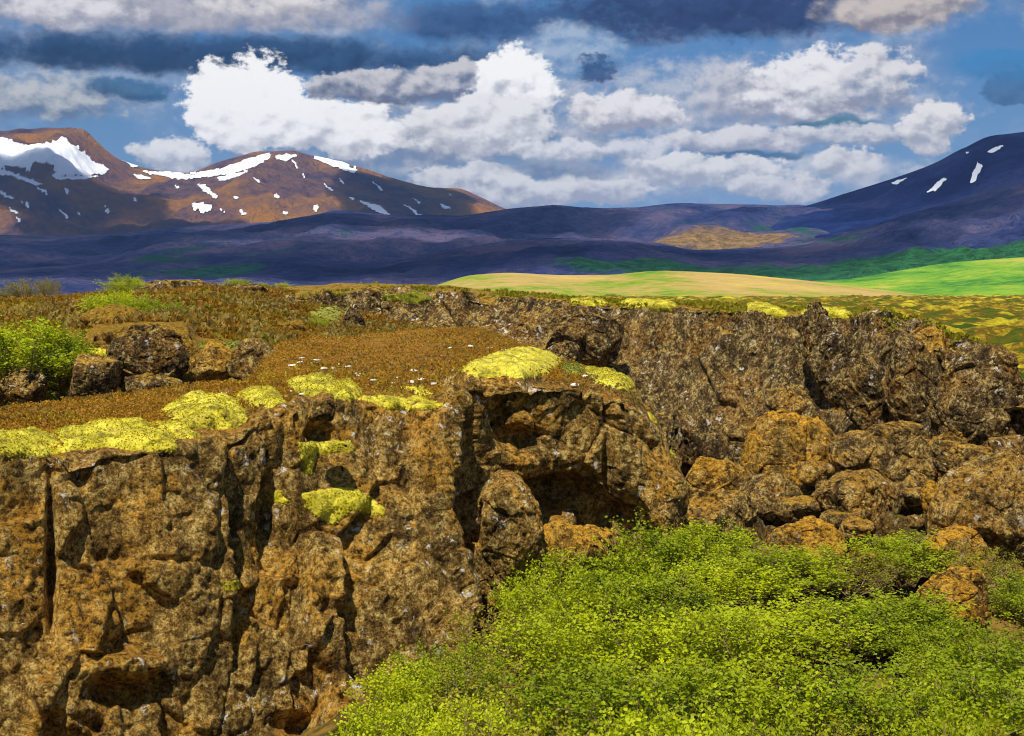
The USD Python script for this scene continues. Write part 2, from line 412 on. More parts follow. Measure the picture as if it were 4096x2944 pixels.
M['mountain'] = land_material('mountain', [(0.36, (0.075, 0.045, 0.065)), (0.47, (0.19, 0.095, 0.065)), (0.56, (0.28, 0.135, 0.045)), (0.66, (0.42, 0.18, 0.02))], 0.0022, 1.0, 90.0)
M['meadow'] = land_material('meadow', [(0.34, (0.05, 0.17, 0.02)), (0.43, (0.18, 0.24, 0.02)), (0.50, (0.34, 0.24, 0.07)), (0.58, (0.40, 0.28, 0.09)), (0.66, (0.46, 0.34, 0.03))], 0.010, 0.5, 2.0, None, (1, 0.35, 1))
M['meadow_green'] = land_material('meadow_green', [(0.36, (0.03, 0.13, 0.02)), (0.47, (0.12, 0.26, 0.02)), (0.56, (0.25, 0.30, 0.03)), (0.66, (0.42, 0.30, 0.09))], 0.006, 0.5, 3.0, None, (1, 0.35, 1))
M['snow'] = plain_material('snow', (0.80, 0.82, 0.86))
M['plain'] = land_material('plain', [(0.36, (0.04, 0.08, 0.006)), (0.44, (0.09, 0.10, 0.008)), (0.50, (0.14, 0.075, 0.010)), (0.56, (0.30, 0.22, 0.014)), (0.66, (0.48, 0.40, 0.02))], 0.22, 1.0, 0.5)
M['floor'] = land_material('floor', [(0.38, (0.02, 0.022, 0.004)), (0.50, (0.075, 0.055, 0.012)), (0.62, (0.20, 0.12, 0.025))], 0.8, 0.8, 0.1)

# ------------------------------------------------------------------ the ground, out to the horizon
PLAIN = -3.4
RIM_PX = np.array([-3000, -150, 0, 250, 330, 470, 560, 700, 770, 850, 930, 975, 1024, 1080, 1400, 4000], float)
RIM_Y = np.array([40, 46, 46, 46, 52, 60, 66, 63, 60, 57, 51, 47, 43, 40, 34, 34], float)


def ground_z(x, y):
    P = np.stack([x, y, 0 * x], -1)
    r = np.hypot(x, y)
    yy = np.maximum(y, 1.0)
    px = 512 + F * x / yy
    rim = np.interp(px, RIM_PX, RIM_Y)
    u = np.clip((y - rim) / 4.0, 0, 1)
    up = u * u * (3 - 2 * u)
    floor = -7.9 + 0.8 * fb(P, 0.16, 3, 4) + 0.5 * fb(P, 0.9, 4, 5) + np.interp(y, [10, 20, 40], [0.3, 0.2, -0.1]) + np.interp(px, [250, 420], [-1.8, 0]) * np.interp(y, [10, 20], [0, 1])
    floor = floor + np.interp(px, [640, 760], [0, 1]) * np.interp(y, [27, 33, 38, 43, 48, 54], [0.1, 0.8, 1.35, 1.9, 2.4, 2.8])
    hum = np.maximum(fb(P, 0.16, 4, 9), -0.1) * 3.2 + np.maximum(fb(P, 0.55, 4, 10), -0.05) * 1.6
    hum = hum * np.interp(r, [30, 60, 500, 1500], [0.3, 1, 1, 2])
    plain = PLAIN + hum - 0.3 - np.interp(r, [600, 2500, 20000], [0, 25, 70])
    z = floor * (1 - up) + plain * up
    # the bank on which the onlooker stands
    v = np.clip((y - 3.2) / 3.5, 0, 1)
    bank = -1.75 + 0.15 * fb(P, 0.5, 3, 3)
    v = v * v * (3 - 2 * v)
    return np.where(y < 6.7, bank * (1 - v) + z * v, z)


th = np.radians(np.r_[np.linspace(-180, -26, 90)[:-1], np.linspace(-26, 26, 900)[:-1], np.linspace(26, 180, 91)])
rr = np.r_[0.0, np.geomspace(1.5, 40, 110)[:-1], np.geomspace(40, 600, 420)[:-1], np.geomspace(600, 20000, 70)]
R_, T_ = np.meshgrid(rr, th, indexing='ij')
gx, gy = R_ * np.sin(T_), R_ * np.cos(T_)
gz = ground_z(gx, gy)
gp = 512 + F * gx / np.maximum(gy, 1)
gz = gz - 1.6 * np.clip((gp - 700) / 40, 0, 1) * np.clip((gy - 33) / 1.5, 0, 1) * (gz < -4.6) * (gp < 1120)   # the scree lies here
gv = np.stack([gx, gy, gz], -1)
gv = gv.reshape(-1, 3)
gf = grid_faces(*gx.shape)
gc = gv[gf].mean(1)
low = (gc[:, 2] < -4.4) & (gc[:, 1] > 4.5) & (np.hypot(gc[:, 0], gc[:, 1]) < 90)


def part_of(v, f):
    u, inv = np.unique(f, return_inverse=True)
    return v[u], inv.reshape(-1, 3)


obj('ground', part_of(gv, gf[~low]), M['plain'], kind='structure', label='mossy lava plain running out to the hills')
obj('fissure_floor', part_of(gv, gf[low]), M['floor'], kind='structure', label='stony mossy floor of the fissure between the two cliffs')


# ------------------------------------------------------------------ hills and mountains
def massif(sky, Y0, Yc, Y1, n, nr, base, seed, rough, gully, lim, shape=1.0):
    """A range with its foot at Y0, its skyline at Yc (px, py pairs) and its far foot at Y1."""
    s = np.array(sky, float)
    px = np.linspace(lim[0], lim[1], n)
    top = (HZ - np.interp(px, s[:, 0], gaussian_filter1d(s[:, 1], 0.01))) / F * Yc
    top = gaussian_filter1d(PchipInterpolator(s[:, 0], (HZ - s[:, 1]) / F * Yc)(px), 1.0)
    nf = int(nr * 0.8)
    t = np.r_[np.linspace(0, 1, nf), 1 + np.linspace(0, 1, nr - nf + 1)[1:]]
    Yr = np.where(t <= 1, Y0 + (Yc - Y0) * np.minimum(t, 1), Yc + (Y1 - Yc) * np.maximum(t - 1, 0))
    Yg, pxg = np.meshgrid(Yr, px, indexing='ij')
    tg = np.repeat(t[:, None], n, 1)
    X = (pxg - 512) / F * (Yc * 0.35 + Yg * 0.65)
    prof = np.where(tg <= 1, np.clip(tg, 0, 1) ** shape, 1 - np.clip(tg - 1, 0, 1) ** 1.5)
    P = np.stack([X, Yg, 0 * X], -1)
    h = top[None] - base
    ridge = 1 - 2 * np.abs(fb(P * np.array([1, 0.55, 1]), gully, 5, seed))
    env = np.clip(4 * prof * (1 - prof), 0, 1) ** 0.6
    Z = base + h * prof + rough * h * env * (ridge - 0.75) + 0.34 * rough * h * fb(P, gully * 6, 4, seed + 3) * np.clip(env + 0.12, 0, 1)
    # keep each ridge line where it is seen: nothing in front may stand over it
    V = np.stack([X, Yg, Z], -1)
    lim_ = (top / Yc)[None] * Yg * 0.985
    V[..., 2] = np.where((tg < 0.97) & (V[..., 2] > lim_), lim_, V[..., 2])
    return V


M1 = [(-300, 150), (-120, 140), (0, 131), (28, 131), (50, 128), (68, 128), (84, 132), (99, 145), (117, 158), (135, 166), (190, 173), (217, 163), (239, 156), (262, 151), (293, 152), (316, 157), (361, 169), (397, 180), (433, 187), (456, 188), (479, 196), (510, 210), (560, 216), (700, 225), (900, 240)]
H2 = [(-300, 245), (-100, 240), (0, 235), (90, 235), (198, 226), (280, 221), (343, 212), (397, 215), (452, 216), (510, 209), (555, 206), (587, 209), (628, 208), (677, 204), (722, 204), (804, 206), (880, 212), (1000, 225), (1200, 235)]
M3 = [(560, 262), (650, 250), (720, 228), (770, 212), (804, 206), (844, 194), (885, 181), (930, 165), (962, 149), (993, 136), (1024, 132), (1080, 122), (1200, 112), (1400, 120)]
H4 = [(-200, 262), (0, 268), (120, 262), (250, 256), (380, 262), (450, 250), (560, 238), (640, 240), (700, 250), (780, 246), (850, 232), (900, 216), (960, 200), (1024, 184), (1100, 176), (1300, 170)]
V1 = massif(M1, 6500, 9800, 14000, 900, 260, -60, 11, 0.42, 0.0011, (-250, 760))
V2 = massif(H2, 2300, 5200, 7500, 900, 240, -30, 12, 0.46, 0.0016, (-250, 1150))
V3 = massif(M3, 2300, 4600, 7000, 620, 220, -30, 13, 0.24, 0.0018, (560, 1350), 1.2)
V4 = massif(H4, 1700, 3000, 4300, 900, 200, -25, 14, 0.5, 0.0028, (-200, 1300))


def spot(V, px, py):
    x, y = to_px(V.reshape(-1, 3))
    return tuple(V.reshape(-1, 3)[np.argmin((x - px) ** 2 + (y - py) ** 2)])


M['hill'] = land_material('hill', [(0.36, (0.012, 0.024, 0.10)), (0.46, (0.04, 0.06, 0.19)), (0.54, (0.075, 0.085, 0.20)), (0.64, (0.17, 0.14, 0.25))], 0.0036, 1.0, 70.0, (0.58, 0.66, (0.02, 0.13, 0.09), 0.0017), (1, 0.5, 1), [(spot(V2, 740, 237), (230, 420, 200), (0.42, 0.26, 0.09)), (spot(V2, 700, 230), (160, 200, 200), (0.30, 0.19, 0.10))])  # ochre patches put a sunlit break in the cloud shade into the hill colour
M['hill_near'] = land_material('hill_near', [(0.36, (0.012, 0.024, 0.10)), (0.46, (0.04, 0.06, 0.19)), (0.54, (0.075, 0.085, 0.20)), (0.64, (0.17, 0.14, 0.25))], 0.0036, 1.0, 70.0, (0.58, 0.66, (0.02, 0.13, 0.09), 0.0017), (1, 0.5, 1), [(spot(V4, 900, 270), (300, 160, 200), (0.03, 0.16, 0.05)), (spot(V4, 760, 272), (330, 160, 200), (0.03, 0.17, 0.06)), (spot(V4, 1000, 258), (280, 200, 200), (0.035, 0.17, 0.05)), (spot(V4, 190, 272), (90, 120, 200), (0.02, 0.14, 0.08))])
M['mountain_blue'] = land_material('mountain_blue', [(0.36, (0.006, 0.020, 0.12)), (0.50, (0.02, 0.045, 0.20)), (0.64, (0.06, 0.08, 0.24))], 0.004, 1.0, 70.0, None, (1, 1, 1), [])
fac = lambda V: grid_faces(*V.shape[:2])
obj('mountain', (V1.reshape(-1, 3), fac(V1)), M['mountain'], kind='structure', label='brown snow-streaked mountains on the left skyline')
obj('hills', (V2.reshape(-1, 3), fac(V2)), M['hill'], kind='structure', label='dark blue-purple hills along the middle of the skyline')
obj('mountain', (V3.reshape(-1, 3), fac(V3)), M['mountain_blue'], kind='structure', label='dark blue mountain rising on the right edge')
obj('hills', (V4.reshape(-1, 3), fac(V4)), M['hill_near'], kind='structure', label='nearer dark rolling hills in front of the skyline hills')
ME = [(400, 300), (440, 284), (474, 275), (510, 273), (560, 275), (600, 275), (660, 271), (720, 273), (790, 279), (850, 286), (900, 292), (960, 296), (1100, 298)]
MG = [(560, 296), (640, 288), (760, 283), (845, 279), (885, 273), (948, 263), (1024, 257), (1100, 252), (1300, 250)]
V5 = massif(ME, 420, 900, 1150, 620, 110, -8, 15, 0.35, 0.010, (400, 1100))
V6 = massif(MG, 800, 1650, 2200, 620, 110, -14, 16, 0.35, 0.006, (560, 1300))
obj('meadow', (V5.reshape(-1, 3), fac(V5)), M['meadow'], kind='structure', label='sunlit low tan and yellow rise beyond the lava plain')
obj('meadow', (V6.reshape(-1, 3), fac(V6)), M['meadow_green'], kind='structure', label='sunlit bright green slope at the foot of the right mountain')


# ------------------------------------------------------------------ air, and the clouds overhead that shade the hills
g = G()
M['haze'] = g.done('haze', volume=g.add('principled_volume', 'volume', color=(0.34, 0.55, 1.0), density=HAZE, anisotropy=0.2))
hz = trimesh.creation.box([41000, 41000, 1300.0]); hz.apply_translation([0, 0, 1200 - 650.0])
obj('haze', hz, M['haze'], smooth=False, kind='stuff', label='thin blue air between the near rocks and the far mountains')
g = G()
M['cloud'] = M['cloud_thin'] = g.done('cloud', volume=g.add('principled_volume', 'volume', color=(0.97, 0.97, 0.98), density=0.016, anisotropy=0.3))
g = G()
M['cloud_thin'] = g.done('cloud_thin', volume=g.add('principled_volume', 'volume', color=(0.97, 0.97, 0.98), density=0.0055, anisotropy=0.3))


def cloud(x, y, z, alt, rx, ry, seed, thick=150.0):
    """A flat-based cloud at height alt whose shadow falls on the point (x, y, z)."""
    t = (alt - z) / SUN[2]
    c0 = np.array([x, y, z]) + SUN * t
    m = trimesh.creation.icosphere(4)
    v = np.array(m.vertices)
    k = 1 + 0.9 * fb(v * np.array([1, 1, 0.6]) + seed, 1.7, 5, seed)
    v = v * k[:, None] * np.array([rx, ry, thick])
    v[:, 2] = np.maximum(v[:, 2], -thick * 0.5)
    p = thing('cloud', c0, label='flat-based cumulus cloud drifting above the hills', category='cloud', group='clouds above the hills')
    obj('puff', (v, np.array(m.faces)), M['cloud' if alt > 2000 else 'cloud_thin'], str(p.GetPath()))


for a in [(-2900, 8300, 430, 2450, 900, 900, 1), (-4200, 8000, 300, 2450, 900, 900, 2), (-1900, 7600, 200, 2450, 700, 420, 9), (-620, 9000, 450, 2600, 430, 1100, 3),
          (-1500, 4300, 200, 1620, 1300, 900, 4), (-900, 2900, 80, 1560, 1200, 750, 5), (-150, 4500, 200, 1620, 620, 850, 6), (1700, 4400, 300, 1640, 900, 950, 7), (150, 2500, 60, 1500, 600, 420, 8), (1250, 2900, 200, 1560, 620, 600, 10), (-2300, 3000, 100, 1560, 700, 900, 11)]:
    cloud(*a)

# ------------------------------------------------------------------ rock sheets
def broken(V, seed, specs, dents=(), soil=None, fbm_amp=0.10, calm=None):
    """Gives a smooth sheet its broken-rock relief. soil: 0..1 per vertex, where earth and plants soften it."""
    f = grid_faces(*V.shape[:2])[:, ::-1]
    P = V.reshape(-1, 3)
    n = normals(P, f)
    k = np.ones(len(P)) if soil is None else 1 - 0.85 * soil.ravel()
    h = np.zeros(len(P))
    for i, (cell, step, tilt, crack, width, stretch, lean) in enumerate(specs):
        q = blocks(P, cell, seed + i, step, tilt, crack, width, stretch, lean)
        h += q * (1 if calm is None or i > 1 else calm.ravel())
    h = gaussian_filter1d(gaussian_filter1d(h.reshape(V.shape[:2]), 1.1, axis=0), 1.1, axis=1).ravel()
    h = h * k + fbm_amp * fb(P, 1.6, 6, seed + 40) * (0.4 + 0.6 * k)
    if dents:
        px, py = to_px(P)
        for (cx, cy, rx, ry, d) in dents:
            q = ((px - cx) / rx) ** 2 + ((py - cy) / ry) ** 2
            h -= d * np.exp(-q ** 1.5)
    P2 = P + n * h[:, None]
    return P2.reshape(V.shape), f


def rot(axis, deg):
    return trimesh.transformations.rotation_matrix(math.radians(deg), axis)[:3, :3]


# ---- the near cliff: columns (lip px, py, Y | back px, py, Y | mid px, py, Y | foot px, py, Y)
A = [
    ((-140, 462, 24.5), (-140, 425, 31.5), (-140, 610, 24.2), (-140, 800, 23.6)),
    ((0, 454, 26.0), (-10, 409, 33.7), (0, 610, 25.6), (0, 790, 25.0)),
    ((90, 451, 26.8), (60, 401, 35.3), (92, 600, 26.3), (95, 780, 25.7)),
    ((176, 445, 27.8), (125, 393, 37.0), (178, 590, 27.3), (182, 770, 26.6)),
    ((255, 422, 29.5), (190, 385, 38.5), (255, 570, 28.6), (258, 755, 27.4)),
    ((300, 405, 31.0), (250, 377, 40.0), (302, 550, 29.8), (310, 735, 28.2)),
    ((350, 402, 32.0), (275, 345, 46.0), (360, 540, 30.8), (378, 700, 29.2)),
    ((405, 404, 32.6), (310, 336, 49.0), (412, 520, 31.4), (430, 655, 30.0)),
    ((446, 406, 32.8), (350, 333, 50.5), (438, 512, 31.9), (472, 612, 30.9)),
    ((456, 396, 33.6), (400, 330, 51.5), (446, 500, 33.2), (462, 600, 33.0)),
    ((480, 385, 34.4), (445, 327, 52.5), (484, 480, 34.7), (492, 575, 34.0)),
    ((520, 385, 35.0), (474, 327, 53.0), (522, 475, 35.4), (526, 560, 35.2)),
    ((560, 387, 35.7), (500, 337, 50.0), (560, 470, 36.0), (562, 550, 36.2)),
    ((600, 394, 36.4), (560, 360, 45.5), (604, 468, 36.3), (606, 545, 37.0)),
    ((632, 403, 37.0), (600, 371, 42.5), (646, 470, 36.6), (640, 542, 37.4)),
    ((650, 427, 37.6), (630, 384, 41.0), (672, 486, 37.2), (668, 540, 37.6)),
    ((669, 456, 38.2), (650, 420, 40.5), (688, 496, 37.9), (686, 540, 38.2)),
    ((686, 490, 38.8), (676, 462, 40.6), (700, 510, 38.7), (705, 545, 39.0)),
    ((700, 530, 39.6), (700, 520, 41.0), (712, 540, 39.6), (716, 560, 39.6)),
]
c = [np.array([U(*a[i]) for a in A]) for i in range(4)]
lip, back, mid, foot = c
drop = back + np.array([0.2, 0.9, 0]); drop[:, 2] = np.minimum(drop[:, 2] - 1.0, -4.2)
crown = 0.5 * lip + 0.5 * back + np.array([0, 0, 0.08])
toe = foot + np.array([0.25, -0.6, 0]); toe[:, 2] = -11.0
VA = sheet([drop, back, crown, lip, mid, foot, toe], 760, [14, 46, 70, 130, 170, 14], 1.6, 3.0, 3)
nrA = VA.shape[0]
soilA = np.zeros(VA.shape[:2]); soilA[10:108] = 1.0
soilA[100:132] = np.linspace(1, 0, 32)[:, None]
S3 = (1.0, 1.0, 2.0)
VA, fA = broken(VA, 100, [
    (2.1, 0.62, 0.16, 0.14, 0.03, (1, 1, 1.9), rot([0, 1, 0], 10)),
    (0.80, 0.22, 0.22, 0.05, 0.04, (1, 1, 1.7), rot([0, 1, 0], -12)),
    (0.30, 0.07, 0.26, 0.02, 0.06, (1, 1, 1.3), None), (0.11, 0.025, 0.25, 0.0, 0.10, (1, 1, 1), None)],
    [(562, 497, 34, 20, 1.5), (610, 525, 30, 30, 0.9), (118, 664, 50, 16, -0.45), (118, 694, 46, 12, 0.35), (52, 560, 6, 80, 0.5), (300, 722, 30, 10, 0.4), (330, 612, 28, 8, 0.3),
     (318, 434, 16, 8, 0.5), (240, 620, 8, 60, 0.4), (280, 500, 7, 60, 0.4), (520, 440, 22, 12, 0.6), (610, 470, 6, 40, 0.5), (60, 700, 40, 30, -0.5),
     (395, 560, 40, 60, -0.35), (190, 560, 40, 80, -0.3), (655, 505, 22, 25, -0.35)], soilA, 0.10)
PA = VA.reshape(-1, 3)
obj('cliff', (PA, fA), M['rock'], smooth=40, kind='structure', label='near brown lichen-covered rock cliff with a heather-covered level top')

# ---- the far cliff and its leaning right-hand crag: (px | crest py, Y | lip py, Y | foot py, Y)
B = [
    (235, 288, 90, 308, 76, 332, 73), (265, 286, 90, 305, 75, 332, 72), (300, 285, 90, 299, 74, 332, 72), (350, 283, 88, 291, 74, 334, 72), (415, 283, 85, 292, 73, 338, 70),
    (470, 288, 80, 296, 71, 350, 68), (530, 294, 76, 300, 69, 372, 65), (590, 299, 74, 303, 67, 398, 62), (640, 302, 72, 305, 65, 430, 60.5), (690, 303, 70, 307, 62, 446, 59),
    (730, 305, 68, 309, 60.5, 450, 57.5), (770, 308, 66, 312, 59, 454, 56), (815, 310, 64, 314, 57.5, 456, 54), (850, 312, 62, 316, 56, 460, 52), (890, 320, 59, 325, 53, 466, 49.5),
    (930, 335, 54, 341, 49.5, 474, 46.5), (975, 357, 49.5, 364, 46, 486, 44), (1024, 394, 45.5, 402, 42.5, 505, 41), (1080, 440, 42, 450, 40, 560, 38.5), (1150, 500, 40, 515, 38, 620, 36)]
b = np.array(B, float)
crest, lip, foot = U(b[:, 0] + 4, b[:, 1], b[:, 2]), U(b[:, 0], b[:, 3], b[:, 4]), U(b[:, 0] - 6, b[:, 5], b[:, 6])
far = U(b[:, 0] + 10, b[:, 1], b[:, 2] + 9); far[:, 2] = PLAIN - 0.7
far2 = far + np.array([0, 3, -1.0])
mid = 0.55 * lip + 0.45 * foot + np.array([0.0, 0.5, 0])
toe = foot + np.array([0, -1.2, -1.5])
VB = sheet([far2, far, crest, lip, mid, foot, toe], 900, [6, 50, 40, 70, 75, 10], 1.4, 3.0, 3)
soilB = np.zeros(VB.shape[:2]); soilB[0:92] = 1; soilB[84:100] = np.linspace(1, 0, 16)[:, None]
soilB *= np.clip((930 - to_px(VB)[0]) / 80, 0.15, 1)
VB, fB = broken(VB, 200, [
    (2.4, 0.75, 0.20, 0.20, 0.04, (1, 1, 3.2), rot([0, 1, 0], 12)),
    (1.0, 0.28, 0.22, 0.08, 0.05, (1, 1, 2.4), rot([0, 1, 0], 8)),
    (0.36, 0.08, 0.26, 0.03, 0.07, (1, 1, 1.6), None)], [], soilB, 0.16, np.interp(to_px(VB)[0], [520, 610, 810, 890], [0.8, 0.36, 0.36, 1.1]))
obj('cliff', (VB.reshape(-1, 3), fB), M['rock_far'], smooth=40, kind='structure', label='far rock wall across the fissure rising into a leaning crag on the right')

# ---- the ledge and slope on the left: (px | crest py, Y | mid py, Y | lip py, Y | foot py, Y)
C = [
    (-180, 302, 92, 322, 66, 352, 46, 402, 42.5), (-60, 298, 92, 316, 66, 346, 46, 400, 43), (0, 297, 90, 312, 64, 342, 46, 398, 43.5), (45, 296, 90, 310, 63, 348, 45.5, 396, 43.5),
    (75, 294, 90, 309, 62, 344, 45, 394, 43.8), (100, 292, 90, 308, 62, 328, 45, 393, 43.8), (150, 289, 90, 306, 62, 327, 45.4, 392, 44), (186, 286, 90, 304, 62, 328, 46, 390, 44.2),
    (200, 285, 90, 304, 62, 344, 46, 386, 44.2), (240, 287, 90, 308, 63, 350, 47, 380, 44.8), (270, 287, 90, 312, 64, 352, 49, 372, 46.8), (310, 288, 90, 318, 66, 346, 53, 356, 51),
    (360, 294, 90, 324, 68, 342, 57, 350, 55), (430, 302, 90, 330, 70, 344, 60, 352, 58)]
b = np.array(C, float)
crest, mid, lip, foot = U(b[:, 0], b[:, 1], b[:, 2]), U(b[:, 0], b[:, 3], b[:, 4]), U(b[:, 0], b[:, 5], b[:, 6]), U(b[:, 0], b[:, 7], b[:, 8])
far = crest + np.array([0, 14, 0]); far[:, 2] = PLAIN - 0.8
toe = foot + np.array([0, -1.5, -1.2])
VC = sheet([far, crest, mid, lip, foot, toe], 640, [24, 70, 60, 80, 10], 1.4, 3.0, 3)
xC, yC = to_px(VC)
soilC = np.zeros(VC.shape[:2]); soilC[:150] = 1; soilC[146:156] = np.linspace(1, 0, 10)[:, None]
soilC = np.maximum(soilC, np.clip((xC - 192) / 12, 0, 0.55))
hump = 0.9 * np.maximum(fb(VC, 0.16, 4, 60), -0.1) * np.clip((np.arange(VC.shape[0]) - 20) / 20, 0, 1)[:, None]
VC[..., 2] += hump * (np.arange(VC.shape[0]) < 150)[:, None] * np.clip((VC[..., 1] - 46) / 8, 0, 1)
VC, fC = broken(VC, 300, [
    (1.5, 0.5, 0.22, 0.22, 0.07, (1, 1, 1.4), None),
    (0.6, 0.2, 0.25, 0.08, 0.08, (1, 1, 1.2), None),
    (0.25, 0.06, 0.25, 0.03, 0.10, (1, 1, 1.1), None)], [], soilC, 0.30)
obj('terrace', (VC.reshape(-1, 3), fC), M['heath'], smooth=40, kind='structure', label='heath-covered rocky terrace rising behind the near cliff on the left')

# ---- broken rock on the fissure floor under the boulders
ty, tp = np.meshgrid(np.geomspace(57, 30, 330), np.linspace(640, 1130, 430), indexing='ij')
VT = np.stack([(tp - 512) / F * ty, ty, 0 * ty], -1)
VT[..., 2] = ground_z(VT[..., 0], VT[..., 1]) - 0.55 - 1.6 * np.clip((690 - tp) / 40, 0, 1) - 1.0 * np.clip((32.5 - ty) / 2, 0, 1)
VT, fT = broken(VT, 400, [(1.5, 1.1, 0.30, 0.35, 0.07, (1, 1, 1), rot([1, 0, 0], 25)), (0.6, 0.35, 0.3, 0.12, 0.08, (1, 1, 1), None), (0.22, 0.08, 0.25, 0.03, 0.10, (1, 1, 1), None)], [], None, 0.2)
obj('scree', (VT.reshape(-1, 3), fT), M['scree'], smooth=40, kind='structure', label='broken rock filling the fissure floor between the boulders')

# ------------------------------------------------------------------ boulders
def boulder_mesh(seed, sub, size, planes=11, rough=0.035, roll=0.0, yaw=0.0):
    r = np.random.default_rng(seed)
    m = trimesh.creation.icosphere(sub)
    d = np.array(m.vertices)
    n = r.normal(size=(planes, 3)); n /= np.linalg.norm(n, axis=1, keepdims=True)
    o = r.uniform(0.62, 0.95, planes)
    c = d @ n.T
    rad = np.where(c > 0.05, o[None] / np.maximum(c, 0.05), 9.0)
    rad = -np.log(np.exp(-30 * np.minimum(rad, 3)).sum(1) + np.exp(-30 * 1.1)) / 30
    V = d * rad[:, None]
    V /= np.abs(V).max(0)
    V = V * np.asarray(size)
    s = float(np.mean(size))
    nn = normals(V, m.faces)
    h = blocks(V, 0.95 * s, seed + 1, 0.10 * s, 0.10, 0.02 * s, 0.02) + blocks(V, 0.30 * s, seed + 2, 0.02 * s, 0.14, 0.0, 0.10) + blocks(V, 0.12 * s, seed + 3, 0.015 * s, 0.16, 0.0, 0.12) + rough * s * 2.4 * fb(V, 2.2 / s, 7, seed)
    V = V + nn * h[:, None]
    V = V @ (rot([0, 0, 1], yaw) @ rot([0, 1, 0], roll)).T
    return V, np.array(m.faces)


